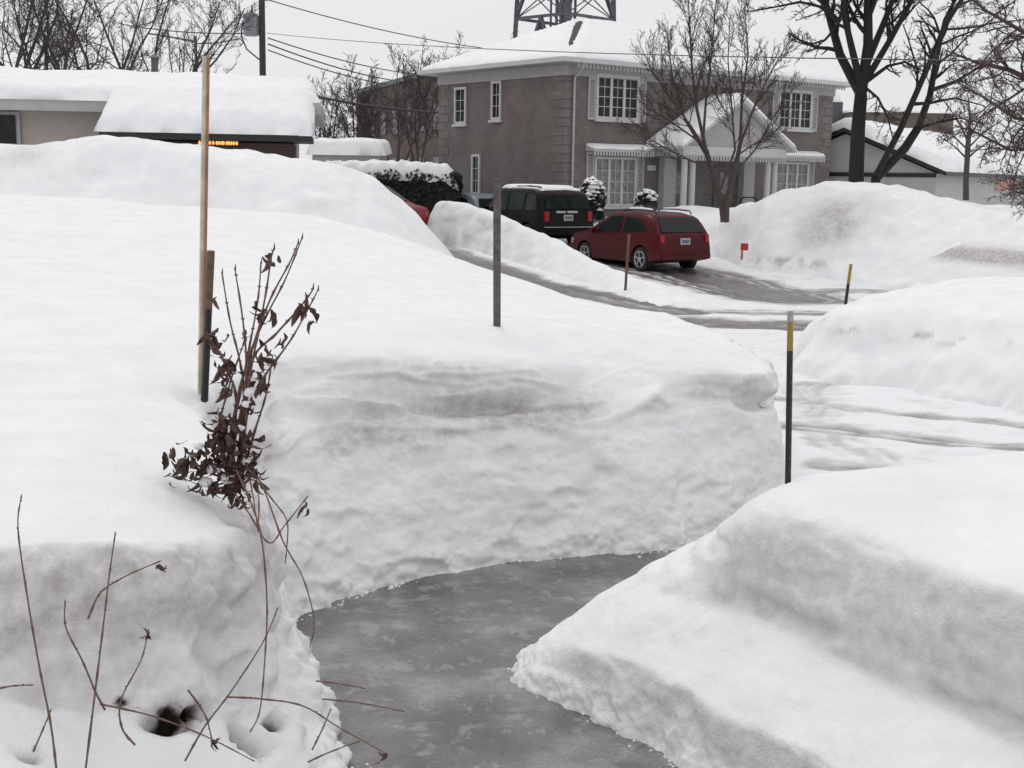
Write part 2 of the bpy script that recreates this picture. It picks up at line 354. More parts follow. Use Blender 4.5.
# bare icy walk
def nearest_line(X, Y, pts):
    b = np.full(X.shape, 1e9)
    for a, c in zip(pts[:-1], pts[1:]):
        dx, dy = c[0]-a[0], c[1]-a[1]; t = np.clip(((X-a[0])*dx+(Y-a[1])*dy)/(dx*dx+dy*dy), 0, 1)
        b = np.minimum(b, (X-a[0]-t*dx)**2+(Y-a[1]-t*dy)**2)
    return np.sqrt(b)
sheet('icy_path', axis((-2, 3.2, 0.04)), axis((0.5, 9.6, 0.04)), lambda X, Y: 0.012+0.010*fbm(X*1.7, Y*1.7, 0, 5, 0.6), M['ice'])
# street and driveways
TR = [([(-30, 22.6), (0, 22.3), (5.8, 21.6), (14, 20.5), (30, 19)], 0.8, 1.0), ([(-30, 24.5), (0, 24.2), (6, 23.6), (30, 21)], 0.35, 0.6),
      ([(3.2, 23.6), (1.9, 26.2), (.7, 29.3), (-0.6, 32.4), (-2.0, 35.8), (-3.6, 40)], 0.62, 1.0),
      ([(8.8, 29.0), (6.5, 28.2), (4.8, 27.6)], 0.55, 0.75), ([(5.9, 26.8), (5.2, 30), (3.6, 33.2), (0.9, 37.4), (-1.0, 41)], 1.35, 1.05),
      ([(6.1, 20.0), (5.0, 16.8), (3.6, 15), (3.1, 12), (3.4, 10.0)], 0.3, 0.34),
      ([(2.8, 10.9), (4.6, 10.3), (7, 9.3), (12, 8.6)], 0.22, 0.5), ([(2.9, 12.6), (4.9, 11.7), (8, 10.2)], 0.24, 0.5), ([(3.0, 14.2), (5.4, 12.8), (9, 11)], 0.2, 0.45),
      ([(2.6, 9.8), (4.2, 9.5), (7, 8.6)], 0.16, 0.38)]
def slush(X, Y):
    wx = X+0.25*fbm(X*0.8, Y*0.8, 4, 3); wy = Y+0.25*fbm(X*0.8, Y*0.8, 8, 3); s = np.full(X.shape, 0.06)
    for k_, (pts, w, a) in enumerate(TR):
        d = nearest_line(wx, wy, pts); q_ = a*sstep(w*1.4, w*0.6, d)*(1-.45*sstep(-.05, .25, perlin(d*5.5+k_*3.1, X*.12+Y*.12, k_)))*(1-.25*sstep(0, .3, perlin(d*16, X*.3+Y*.2, k_+4))); s = np.maximum(s, q_)
    along = perlin(X*0.5+Y*0.15, Y*3.2, 2)   # streaks left by tyres
    return s+0.16*along+0.10*fbm(X*1.4, Y*1.4, 6, 3)*(s > 0.1)
sheet('road', axis((-24, -4, 0.5), (-4, 1.2, 0.09), (1.2, 9, 0.05), (9, 26, 0.4)), axis((9.0, 16, 0.035), (16, 33, 0.06), (33, 46, 0.15)),
      lambda X, Y: B(X, Y)+0.02+0.05*fbm(X*0.6, Y*1.6, 3, 4)-0.05*np.clip(slush(X, Y), 0, 1)+0.02*perlin(X*0.7+Y*2.6, Y*5.0-X*0.8, 1)*sstep(18, 12, Y), M['road'], ('slush', slush))
# --- near yard: mound beside the walk, cut bank, field behind
C0 = [(-.3, .6, 0), (-.42, 3.0, 0), (-.5, 4.0, 0), (-.57, 4.6, 0), (-.66, 4.99, 0), (-.80, 5.25, 0), (-1.0, 5.92, 0), (-1.22, 6.55, 0), (-1.2, 6.85, 0), (-1.04, 6.99, 0), (-.78, 7.3, 0), (-.38, 7.67, 0), (.07, 7.91, 0), (.61, 8.07, 0), (.92, 8.15, 0), (1.5, 8.45, 0), (1.95, 8.75, 0), (2.12, 9.0, 0), (2.25, 10, 0), (2.35, 12, 0), (2.3, 14, 0), (1.6, 16, 0), (.3, 18, 0), (-1, 19.5, .1), (-3, 20.5, .2), (-8, 21.8, .5), (-14, 22, .5), (-26, 22, .5), (-26, .6, 0)]
C1 = [(-.75, .9, .35), (-.8, 3, .38), (-.82, 4.1, .36), (-.83, 4.45, .38), (-.84, 4.95, .33), (-.96, 5.4, .33), (-1.13, 6.0, .38), (-1.32, 6.55, .5), (-1.4, 7.1, .7), (-1.32, 7.5, .82), (-1.14, 7.67, .83), (-.4, 8.04, .85), (.25, 8.17, .70), (.7, 8.45, .80), (1.05, 8.80, .99), (1.3, 8.80, .74), (1.65, 8.8, .42), (1.95, 9.0, .35), (2.1, 9.4, .4), (2.17, 10, .5), (2.2, 12, .5), (2.1, 14, .5), (1.4, 15.7, .6), (.1, 17.6, .9), (-1.2, 19, .9), (-3, 20, 1.2), (-8, 21.2, 1.4), (-14, 21.5, 1.4), (-25.5, 21.5, 1.4), (-25.5, .9, .35)]
C2 = [(-25, 3.72, .75), (-4, 3.72, .75), (-1.72, 3.96, .74), (-1.44, 4.10, .64), (-1.12, 4.20, .58), (-.95, 4.5, .5), (-.95, 5.0, .48), (-1.06, 5.45, .5), (-1.22, 6.0, .6), (-1.42, 6.55, .7), (-1.52, 7.1, .9), (-1.42, 7.7, 1.0), (-1.14, 7.83, .97), (-.4, 8.17, .97), (.25, 8.3, .93), (.7, 8.66, .95), (1.1, 8.95, 1.03), (1.45, 8.96, .85), (1.78, 8.95, .7), (2.0, 9.12, .65), (2.08, 9.6, .7), (2.1, 10, .75), (2.14, 12, .8), (1.9, 13.8, .8), (1.2, 15.4, .8), (0, 17.2, 1.2), (-1.5, 18.6, 1.4), (-3, 19.6, 1.6), (-8, 20.8, 1.8), (-25, 21, 1.8)]
C3 = [(-24, 3.9, 1.3), (-4, 3.9, 1.3), (-1.72, 4.10, 1.22), (-1.3, 4.26, 1.18), (-1.02, 4.6, 1.05), (-1.1, 5.1, 1.08), (-1.24, 5.6, 1.12), (-1.42, 6.1, 1.18), (-1.64, 6.6, 1.22), (-1.76, 7.2, 1.28), (-1.66, 7.95, 1.33), (-1.3, 8.12, 1.32), (-.6, 8.3, 1.3), (0, 8.5, 1.25), (.6, 8.9, 1.16), (1.1, 9.1, 1.12), (1.5, 9.12, 1.10), (1.93, 9.2, 1.07), (2.04, 10, 1.05), (1.95, 12, 1.07), (1.6, 13.5, 1.1), (.9, 15, 1.0), (-.3, 16.8, 1.25), (-1.5, 18, 1.55), (-3, 19, 1.8), (-8, 20, 2.0), (-24, 20, 2.0)]
HY = tps([(-1.6, 4.6, 1.3), (-1.7, 6, 1.34), (-4, 5, 1.42), (-4, 8, 1.5), (-2.1, 10.4, 1.5), (-.8, 9.2, 1.45), (.5, 10, 1.36), (1.2, 11, 1.22), (1.2, 13, 1.03), (.4, 12.8, 1.15), (-.4, 13.3, 1.25), (-.8, 14, 1.38), (-2.4, 18.4, 1.9), (-4.7, 18.8, 2.02), (-7.7, 18.9, 2.12), (-6, 13, 1.75), (-14, 18, 2.2), (-20, 5, 1.5), (-20, 18, 2.2), (0, 16, 1.2)])
def dirt_shade_yard(X, Y, Z, sl, D):
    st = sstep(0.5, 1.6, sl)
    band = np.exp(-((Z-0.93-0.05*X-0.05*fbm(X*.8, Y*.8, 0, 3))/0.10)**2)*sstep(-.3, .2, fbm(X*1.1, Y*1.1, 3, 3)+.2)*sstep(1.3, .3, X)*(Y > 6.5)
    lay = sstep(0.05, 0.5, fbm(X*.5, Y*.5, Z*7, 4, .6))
    return np.minimum(.8, st*(0.16+(0.36+0.25*lay)*sstep(.8, 1.0, Z)+1.0*band)+st*.32*(Y < 5.2)*sstep(.4, .8, Z))  # steep-face terms paint shade into the colour; band and layers are dirt
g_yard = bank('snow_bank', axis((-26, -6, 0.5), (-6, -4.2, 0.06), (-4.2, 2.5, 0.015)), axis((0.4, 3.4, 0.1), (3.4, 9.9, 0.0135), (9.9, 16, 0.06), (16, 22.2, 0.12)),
     [C0, C1, C2, C3], HY, 0.7, M['snow'], dirt_shade_fn=dirt_shade_yard, soft=18, softz=(0.92, 1.2), holes=HOLES, fine=(-4.15, 2.45, 3.45, 9.85, .0145), edge=0.05, lump=0.04)[1]
# --- right front bank
R0 = [(1.6, 1.0, 0), (1.45, 3.4, 0), (1.1, 4.4, 0), (.75, 5.03, 0), (.52, 5.35, 0), (.26, 5.72, 0), (.04, 5.96, 0), (.06, 6.2, 0), (.3, 6.5, 0), (.7, 6.9, 0), (1.2, 7.2, 0), (2, 7.5, 0), (3.2, 7.9, 0), (5, 8.3, 0), (12, 8.6, 0), (12, 1, 0)]
R1 = [(1.68, 1.2, .32), (1.50, 3.4, .32), (1.155, 4.4, .32), (.80, 5.07, .31), (.575, 5.39, .30), (.33, 5.74, .26), (.25, 5.92, .2), (.3, 6.15, .22), (.5, 6.4, .3), (.85, 6.7, .4), (1.3, 6.95, .45), (2.1, 7.2, .4), (3.3, 7.6, .4), (5, 8.0, .4), (11.6, 8.2, .4), (11.6, 1.2, .3)]
R2 = [(2.38, 1.4, .60), (2.04, 3.4, .60), (1.78, 4.05, .60), (1.40, 4.72, .59), (1.15, 5.2, .58), (.97, 5.5, .56), (.72, 5.8, .5), (.75, 6.05, .55), (.95, 6.25, .65), (1.4, 6.4, .7), (2.2, 6.6, .7), (3.3, 6.9, .7), (5, 7.3, .7), (11.2, 7.8, .7), (11.2, 1.4, .6)]
R3 = [(2.5, 1.6, 1.1), (2.12, 3.4, 1.12), (1.86, 4.0, 1.1), (1.48, 4.7, 1.06), (1.24, 5.2, 1.03), (1.08, 5.5, .98), (1.1, 5.75, .98), (1.4, 5.95, 1.05), (2.2, 6.2, 1.08), (3.2, 6.4, 1.1), (5, 6.8, 1.1), (11, 7.4, 1.1), (11, 1.6, 1.1)]
HR = tps([(1.4, 5.3, 1.17), (2, 4.5, 1.22), (2.5, 5.8, 1.27), (2.6, 3, 1.25), (4, 5, 1.27), (8, 4, 1.3), (10, 6.5, 1.25), (1.8, 5.4, 1.2)])
def dirt_shade_r(X, Y, Z, sl, D): return sstep(.8, 3.2, sl)*(0.50+0.35*sstep(0, .5, fbm(X*.9, Y*.9, Z*3, 4)))*sstep(.1, .2, Z)  # shade of the steep cut face painted in, mottled with dirt
g_right = bank('snow_bank_beside_path', axis((-.1, 3.2, 0.0125), (3.2, 12, 0.15)), axis((0.9, 3, 0.06), (3, 7.7, 0.0125), (7.7, 8.7, 0.04)), [R0, R1, R2, R3], HR, 0.5, M['snow'], dirt_shade_fn=dirt_shade_r, soft=12, rough=.45, softz=(0.85, 1.05), fine=(-.05, 3.15, 2.9, 7.6, .0125), edge=0.045, lump=0.03, strata=0.022)[1]
# --- mound on the right, beyond our driveway
G0 = [(3.7, 16.1, 0), (4.21, 15.35, 0), (4.73, 15.03, 0), (5.62, 13.49, 0), (7, 12.3, 0), (10, 11, 0), (16, 10, 0), (24, 9.5, 0), (24, 19, 0), (8.5, 20.6, 0), (6.4, 20.6, 0), (5.0, 19.3, 0), (4.0, 17.8, 0)]
G1 = [(3.9, 16.2, .35), (4.35, 15.6, .34), (4.9, 15.3, .35), (5.75, 13.8, .4), (7.2, 12.6, .4), (10.2, 11.3, .4), (16, 10.3, .4), (23.5, 9.9, .4), (23.5, 18.7, .4), (8.5, 20.2, .4), (6.4, 20.2, .4), (5.2, 19, .4), (4.15, 17.7, .4)]
G2 = [(4.15, 16.35, .72), (4.6, 15.95, .78), (5.2, 15.7, .85), (6.1, 14.4, .95), (7.5, 13.3, 1.0), (10.5, 12, 1), (16, 11, 1), (23, 10.6, 1), (23, 18, 1), (8.5, 19.6, 1), (6.5, 19.6, .9), (5.4, 18.5, .85), (4.4, 17.4, .8)]
def dirt_slope_g(X, Y, Z, sl, D):
    return 0.75*sstep(.1, .3, fbm(X*2, Y*2, Z*6, 4))*np.exp(-((Z-.62)/.07)**2)*sstep(.3, .8, sl)+sstep(.5, 1.5, sl)*.12  # dirty cracks, plus a slight darkening on steep slopes
bank('snow_mound', axis((3.4, 8, 0.035), (8, 24.2, 0.25)), axis((9.2, 12.5, 0.08), (12.5, 17, 0.03), (17, 20.8, 0.08)), [G0, G1, G2], tps([(5, 17, 1.05), (6, 16, 1.15), (7, 15, 1.2), (7, 19, 1.15), (10, 16, 1.3), (20, 14, 1.3), (20, 18, 1.3)]), 1.2, M['snow_far'], disp=2.0, dirt_shade_fn=dirt_slope_g, edge=.12, lump=.08)
# --- far bank before the house, right
F0 = [(5.3, 37.5, .4), (5.9, 34, .2), (6.4, 32.6, .1), (8.1, 31, .0), (9.8, 27.6, 0), (12, 25, 0), (16, 24, 0), (30, 23, 0), (30, 46, .8), (16, 47, .8), (8, 44, .8)]
F1 = [(5.7, 37.5, 1.35), (6.5, 35.2, 1.7), (7.3, 34.6, 2.1), (8.4, 34.3, 2.36), (9.5, 33.6, 2.34), (10.8, 33.2, 2.25), (11.7, 31, 1.75), (12.3, 28.4, 1.25), (14.5, 27.5, 1.2), (28, 28, 1.2), (28, 42, 1.3), (14, 43, 1.5), (9, 41, 1.8), (7, 39.5, 1.5)]
def dirt_f(X, Y, Z, sl, D):
    a = np.exp(-(((X-8.3+.3*fbm(X, Y, 0))/.95)**2+((Y-32.9)/.8)**2))*(.6+.4*sstep(-.35, .2, fbm(X*1.5+4, Y*1.5, 7)))*1.1
    b = np.exp(-(((X-10.9)/1.1)**2+((Z-.85)/.16)**2))*(Y < 30)*1.6
    c = np.exp(-(((X-7.0)/.9)**2+((Z-.42)/.10)**2))*sstep(-.1, .25, fbm(X*3, Y*3, 2))*1.5
    return a+b+c
bank('far_snow_bank', axis((5, 13, 0.06), (13, 30.2, .4)), axis((22.5, 36.5, 0.07), (36.5, 47.2, .3)), [F0, F1], tps([(8.6, 36, 2.45), (9.6, 35, 2.42), (11, 35, 2.3), (13, 33, 1.6), (14, 30, 1.35), (20, 34, 1.4), (9, 39, 1.9), (25, 40, 1.4), (7, 38, 1.55)]), 1.5, M['snow_far'], disp=2.2, dirt_shade_fn=dirt_f, edge=.2, lump=.22, strata=.02)
# --- ploughed ridge at left
D0 = [(-26, 20, .5), (-8, 20.4, .5), (-4, 20.4, .3), (-1.6, 20.9, .1), (-.75, 22.2, 0), (-.7, 25, 0), (-1.6, 28, 0), (-3.6, 31, .1), (-5, 30, .1), (-26, 30, .1)]
D1 = [(-26, 23, 2.7), (-9.2, 23, 2.8), (-8.0, 23, 2.95), (-6.6, 23, 2.93), (-5.35, 23, 2.76), (-3.9, 23, 2.58), (-2.65, 23.3, 2.35), (-1.72, 23.8, 1.62), (-1.8, 25.2, 1.5), (-3, 27, 1.8), (-6, 28, 2.3), (-26, 28, 2.4)]
bank('snow_ridge', axis((-26, -10, .3), (-10, -1, .06)), axis((19.8, 25.5, .06), (25.5, 31.2, .2)), [D0, D1], tps([(-8.5, 24.5, 3.0), (-6.6, 24.3, 3.0), (-5.3, 24.3, 2.87), (-3.9, 24.5, 2.68), (-3, 24.8, 2.35), (-20, 25, 3.0), (-12, 24.5, 2.7), (-4, 27, 2.2), (-15, 27, 2.7)]), 1.5, M['snow_far'], disp=2.0,
     dirt_shade_fn=lambda X, Y, Z, sl, D: sstep(.1, .5, fbm(X*.5+2, Y*.5, Z*.9, 4))*.28+.95*np.exp(-(((X+8.9)/.5)**2+((Z-2.75)/.22)**2))*.5, edge=.15, lump=.16, strata=.02)
# --- ridge between the two driveways
E0 = [(2.9, 24.9, -.02), (2.4, 26.6, -.02), (1.7, 29.6, -.02), (.8, 31.9, .06), (-.5, 34.6, .2), (-1.7, 37, .36), (-2.75, 38.4, .45), (-3.0, 39.4, .5), (-2.2, 40.3, .55), (-.8, 38.7, .5), (.3, 36.8, .38), (1.0, 35.2, .25), (1.6, 33.4, .15), (2.1, 31.8, .06), (2.8, 29.6, -.02), (3.5, 27.5, -.02), (3.95, 25.5, -.02), (3.6, 24.9, -.02)]
E1 = [(3.1, 25.7, .12), (2.5, 28.2, .3), (1.85, 30.6, .46), (1.1, 32.7, .72), (.35, 34.4, .95), (-.5, 36.1, 1.25), (-1.5, 37.6, 1.45), (-2.45, 38.6, 1.6), (-2.5, 39.2, 1.6), (-1.4, 38.6, 1.45), (-.3, 37, 1.25), (.55, 35.2, .98), (1.3, 33.3, .74), (2.0, 31, .46), (2.7, 28.5, .3), (3.4, 25.9, .12)]
bank('driveway_ridge', axis((-3.3, 4.2, .04)), axis((24.5, 40.8, .05)), [E0, E1], tps([(-2.45, 38.9, 1.82), (-1.46, 38, 1.64), (-.42, 36.6, 1.44), (.18, 35.5, 1.2), (.75, 34.3, 1.02), (1.32, 33, .85), (1.87, 31.2, .60), (2.5, 29, .4), (3.2, 26.2, .18)]), .3, M['snow_far'], disp=1.5, edge=.10, lump=.08,
     dirt_shade_fn=lambda X, Y, Z, sl, D: sstep(.0, .4, fbm(X*.9, Y*.9, Z*3, 4))*.55*sstep(.2, .9, sl)*sstep(2.5, -1.5, X))
# --- yard in front of the house
Y0 = [(2.2, 41.2, .6), (3.2, 39.4, .5), (4.4, 37, .3), (5.2, 35.2, .2), (6.8, 35, .3), (16, 44, .8), (18, 54, .8), (6, 50, .8), (2.5, 45, .8)]
Y1 = [(2.9, 41.5, .95), (3.8, 39.7, 1.1), (4.9, 37.6, 1.2), (5.5, 36.5, 1.25), (6.8, 36.4, 1.3), (15, 45, 1.3), (16.5, 53, 1.3), (6, 49, 1.3), (3.2, 44.6, 1.2)]
bank('house_yard_snow', axis((2, 9, .08), (9, 18, .3)), axis((34.8, 44, .08), (44, 54, .3)), [Y0, Y1], tps([(4.9, 40.5, 1.35), (5.7, 42.3, 1.62), (5.2, 41, 1.5), (6, 39, 1.4), (8, 41, 1.5), (14, 47, 1.5), (14, 51, 1.4), (4, 43.5, 1.15)]), 1.0, M['snow_far'], disp=1.8, edge=.1, lump=.12)
# ================================================================ objects: materials
def brick_mat(name, c1, c2, mortar, scale=1.0):
    m, t, p = newmat(name); b = t.nodes.new('ShaderNodeTexBrick'); c = t.nodes.new('ShaderNodeTexCoord')
    s = t.nodes.new('ShaderNodeSeparateXYZ'); t.links.new(c.outputs['Object'], s.inputs[0])
    ad = t.nodes.new('ShaderNodeMath'); ad.operation = 'ADD'; t.links.new(s.outputs['X'], ad.inputs[0]); t.links.new(s.outputs['Y'], ad.inputs[1])
    cm = t.nodes.new('ShaderNodeCombineXYZ'); t.links.new(ad.outputs[0], cm.inputs[0]); t.links.new(s.outputs['Z'], cm.inputs[1])
    t.links.new(cm.outputs[0], b.inputs['Vector']); b.inputs['Scale'].default_value = scale
    b.inputs['Brick Width'].default_value = 0.24; b.inputs['Row Height'].default_value = 0.078; b.inputs['Mortar Size'].default_value = 0.008
    b.inputs['Color1'].default_value = c1+(1,); b.inputs['Color2'].default_value = c2+(1,); b.inputs['Mortar'].default_value = mortar+(1,)
    n = noise_node(t, 1.3, 5); r = ramp(t, n.outputs[0], [(0.3, (0.82,)*3), (0.7, (1.12,)*3)])
    t.links.new(mixc(t, 1.0, b.outputs['Color'], r.outputs[0], 'MULTIPLY'), p.inputs['Base Color'])
    p.inputs['Roughness'].default_value = 0.85; bump(t, p, b.outputs['Fac'], -0.4, 0.01); return m
M['brick'] = brick_mat('grey_brown_brick', (0.172, 0.148, 0.139), (0.143, 0.121, 0.114), (0.18, 0.165, 0.157))
M['brick2'] = brick_mat('pale_quoin_brick', (0.185, 0.16, 0.15), (0.16, 0.137, 0.129), (0.22, 0.20, 0.19))
M['brick_dark'] = brick_mat('dark_brick', (0.085, 0.05, 0.045), (0.065, 0.04, 0.038), (0.09, 0.075, 0.07))
M['trim'] = simple('white_trim', (0.52, 0.52, 0.53), 0.45, 0.05, 3)
M['soffit'] = simple('aluminium_soffit', (0.36, 0.35, 0.35), 0.5, 0.05, 3)
M['shutter'] = simple('pale_shutter', (0.40, 0.40, 0.41), 0.5, 0.06, 5)
M['shingle'] = simple('dark_shingle', (0.05, 0.05, 0.05), 0.9, 0.3, 30, b=.5)
M['siding'] = simple('grey_siding', (0.42, 0.41, 0.41), 0.6, 0.05, 2)
M['siding_beige'] = simple('beige_siding', (0.45, 0.40, 0.36), 0.6, 0.05, 2)
M['black'] = simple('black_trim', (0.012, 0.012, 0.012), 0.5)
m, t, p = newmat('window_glass'); p.inputs['Base Color'].default_value = (0.018, 0.02, 0.022, 1); p.inputs['Roughness'].default_value = 0.06
n = noise_node(t, 1.5, 3); r = ramp(t, n.outputs[0], [(0.4, (0.01, 0.011, 0.012)), (0.7, (0.035, 0.036, 0.038))]); t.links.new(r.outputs[0], p.inputs['Base Color'])
p.inputs['Specular IOR Level'].default_value = 0.25; M['glass'] = m
M['curtain'] = simple('curtain_behind_glass', (0.20, 0.20, 0.205), 0.35, 0.35, 6)
M['door'] = simple('grey_door', (0.10, 0.095, 0.09), 0.5, 0.1, 4)
M['steel'] = simple('galvanised_steel', (0.10, 0.105, 0.115), 0.5, 0.2, 3, metal=0.3)
M['pole'] = simple('creosoted_wood', (0.05, 0.046, 0.043), 0.85, 0.25, 8)
M['tgrey'] = simple('grey_enamel', (0.22, 0.23, 0.25), 0.45, 0.08, 4)
M['bark_dark'] = simple('wet_dark_bark', (0.016, 0.013, 0.013), 0.85, 0.35, 25, b=.6, bd=.02)
M['bark'] = simple('brown_bark', (0.075, 0.056, 0.050), 0.85, 0.3, 25, b=.5)
M['bark_red'] = simple('reddish_twig_bark', (0.085, 0.058, 0.052), 0.85, 0.3, 20)
M['bark_far'] = simple('far_twig_bark', (0.07, 0.057, 0.055), 0.9, 0.2, 20)
M['evergreen'] = simple('dark_evergreen', (0.018, 0.026, 0.017), 0.7, 0.4, 9)
M['twig'] = simple('dry_twig', (0.14, 0.078, 0.06), 0.6, 0.3, 60)
M['leafdead'] = simple('dead_leaf', (0.072, 0.036, 0.027), 0.65, 0.5, 50)
M['lamp_orange'] = None
def emit(name, col, s):
    m, t, p = newmat(name); p.inputs['Base Color'].default_value = col+(1,); p.inputs['Emission Color'].default_value = col+(1,); p.inputs['Emission Strength'].default_value = s; return m
M['lamp_orange'] = emit('lit_orange_lights', (1.0, 0.40, 0.08), 1.0)
M['lamp_yellow'] = emit('lit_yellow_lamp', (1.0, 0.62, 0.08), 1.6)
M['warm_window'] = emit('lit_warm_window', (0.25, 0.09, 0.05), 0.5)
# ---------------------------------------------------------------- roof snow
def roof_snow(name, parent, x0, x1, y0, y1, hf, t, step=0.15, mat=None, rad=0.35, cut=None, seed=0):
    nx = max(4, int((x1-x0)/step)); ny = max(4, int((y1-y0)/step))
    X, Y = np.meshgrid(np.linspace(x0, x1, nx+1), np.linspace(y0, y1, ny+1))
    d = np.minimum(np.minimum(X-x0, x1-X), np.minimum(Y-y0, y1-Y))
    e = np.sqrt(np.clip(1-(1-np.clip(d/rad, 0, 1))**2, 0, 1))
    th = t*e*(1+0.28*fbm(X*.5+seed, Y*.5, seed, 3))
    if cut is not None: th = th*cut(X, Y)
    bot = hf(X, Y); top = bot+np.maximum(th, 0.004)
    jx = 0.05*fbm(X*1.5, Y*1.5, 5+seed, 3)*(d < 1e-6); n = X.size
    v = np.concatenate([np.stack([(X+jx).ravel(), (Y+jx).ravel(), top.ravel()], 1), np.stack([X.ravel(), Y.ravel(), bot.ravel()], 1)])
    idx = np.arange(n).reshape(X.shape)
    q = np.stack([idx[:-1, :-1], idx[:-1, 1:], idx[1:, 1:], idx[1:, :-1]], -1).reshape(-1, 4)
    b = q[:, ::-1]+n; sides = []
    for L_ in (idx[0], idx[:, -1], idx[-1][::-1], idx[:, 0][::-1]):
        a, c = L_[:-1], L_[1:]; sides.append(np.stack([a+n, c+n, c, a], 1))
    me = grid_mesh(name, v, np.concatenate([q, b]+sides)); me.materials.append(mat or M['snow_far'])
    o = bpy.data.objects.new(name, me); COL.objects.link(o)
    if parent: o.parent = parent
    return o
# ---------------------------------------------------------------- the brick duplex
HA = radians(38); HL, HW, HH, HZ = 14.0, 7.4, 5.35, 0.85
house = empty('brick_house', (1.64, 42.7, HZ), HA, 'two storey grey brown brick house with a snowy hip roof and gabled front porch', 'house')
w = MB(); w.box(0, HL, 0, HW, -1.2, HH); w.build('wall', M['brick'], house)
for cx, cy in ((0, 0), (HL, 0), (0, HW)):     # quoins: raised courses
    q = MB()
    for k in range(17):
        L1, L2 = (0.62, 0.42) if k % 2 else (0.42, 0.62); z = 0.02+k*0.30
        x0, x1 = (-0.02, L1) if cx == 0 else (HL-L1, HL+0.02)
        y0, y1 = (-0.02, L2) if cy == 0 else (HW-L2, HW+0.02)
        q.box(x0, x1, y0, y1, z, z+0.27)
    q.build('quoin', M['brick2'], house)
# soffit, frieze, gutter, dentil lace
OV = 0.55
sf = MB(); sf.box(-OV, HL+OV, -OV, HW+OV, HH+0.004, HH+0.06); sf.build('soffit', M['soffit'], house)
fr = MB(); fr.box(-0.06, HL+0.06, -0.06, HW+0.06, HH-0.36, HH); fr.build('frieze', M['soffit'], house)
gt = MB()
gx0, gx1, gy0, gy1 = -OV, HL+OV, -OV, HW+OV
gt.box(gx0-.12, gx1+.12, gy0-.12, gy0, HH+.02, HH+.17); gt.box(gx0-.12, gx0, gy0, gy1, HH+.02, HH+.17); gt.box(gx1, gx1+.12, gy0, gy1, HH+.02, HH+.17)
gt.build('gutter', M['trim'], house)
dn = MB(); k = 0.05
while k < HL: dn.box(k, k+0.09, -OV+.02, -OV+.05, HH-0.13, HH+.003); k += 0.17
dn.build('dentil_lace', M['shutter'], house)
ds = MB(); ds.tube([(0.30, -.56, HH+.03), (0.30, -.50, HH-.12), (.30, -.10, HH-.42), (.30, -.09, HH-.6), (.30, -.09, 0)], .045, 6); ds.build('downspout', M['shutter'], house)
# hip roof
RZ = HH+0.10
def hip(X, Y, ov=OV+.1, L_=HL, W_=HW, pitch=0.44):
    return RZ+pitch*np.minimum(np.minimum(X+ov, L_+ov-X), np.minimum(Y+ov, W_+ov-Y))
rf = MB(); hw = (HW+2*OV)/2; a = (-OV, -OV); top = RZ+.44*(hw+.1)
rf.add([(-OV, -OV, RZ), (HL+OV, -OV, RZ), (HL+OV, HW+OV, RZ), (-OV, HW+OV, RZ), (-OV+hw, HW/2, top), (HL+OV-hw, HW/2, top)], [(0, 1, 5, 4), (1, 2, 5), (2, 3, 4, 5), (3, 0, 4), (3, 2, 1, 0)])
roof = rf.build('roof', M['shingle'], house)
def hipcut(X, Y):
    d = np.abs((X+OV)-(Y+OV))/1.414+.06*fbm(X*2, Y*2, 4, 3); on = (X < hw) & (Y < HW/2)
    return np.where(on, sstep(.05, .38, d), 1.0)
roof_snow('roof_snow', roof, -OV-.02, HL+OV+.02, -OV-.02, HW+OV+.02, lambda X, Y: hip(X, Y, OV+.02), 0.17, 0.12, cut=hipcut)
vt = MB()
for vx in (6.2, 8.4): vt.box(vx, vx+.3, HW/2+.1, HW/2+.4, top-.1, top+.42)
def window(parent, name, x0, x1, z0, z1, nl, mat_pane, rows=4, cols=2, face='front', wy=0.0):
    """casement window: frame + mullions + muntins, pane as a sub-part"""
    f = MB(); T = .09
    def bx(a, b, c, d, e, g, mb):
        if face == 'front': mb.box(a, b, wy+e, wy+g, c, d)
        else: mb.box(wy-g if False else wy+e, wy+g, a, b, c, d)
    lo, hi = -.07, -.006
    bx(x0, x0+T, z0, z1, lo, hi, f); bx(x1-T, x1, z0, z1, lo, hi, f); bx(x0+T, x1-T, z1-T, z1, lo, hi, f); bx(x0+T, x1-T, z0, z0+T, lo, hi, f)
    bx(x0-.06, x1+.06, z0-.09, z0-.004, lo-.06, hi, f)
    wL = (x1-x0-2*T)/nl
    for i in range(nl):
        a = x0+T+i*wL; b = a+wL
        if i: bx(a-.055, a+.055, z0+T, z1-T, lo+.01, hi, f)
        for c in range(1, cols): xx = a+wL*c/cols; bx(xx-.011, xx+.011, z0+T, z1-T, -.034, -.022, f)
    for r in range(1, rows): zz = z0+T+(z1-z0-2*T)*r/rows; bx(x0+T, x1-T, zz-.011, zz+.011, -.037, -.025, f)
    fo = f.build('window', M['trim'], parent)
    pmb = MB(); bx(x0+T, x1-T, z0+T, z1-T, -.020, -.008, pmb); pmb.build('pane', mat_pane, fo)
    return fo
def shutter(parent, x0, x1, z0, z1):
    s = MB(); s.box(x0, x0+.06, -.06, -.006, z0, z1); s.box(x1-.06, x1, -.06, -.006, z0, z1); s.box(x0+.06, x1-.06, -.06, -.006, z1-.08, z1); s.box(x0+.06, x1-.06, -.06, -.006, z0, z0+.08)
    k = z0+.1
    while k < z1-.1: s.box(x0+.06, x1-.06, -.045, -.008, k, k+.035); k += .06
    s.build('shutter', M['shutter'], parent)
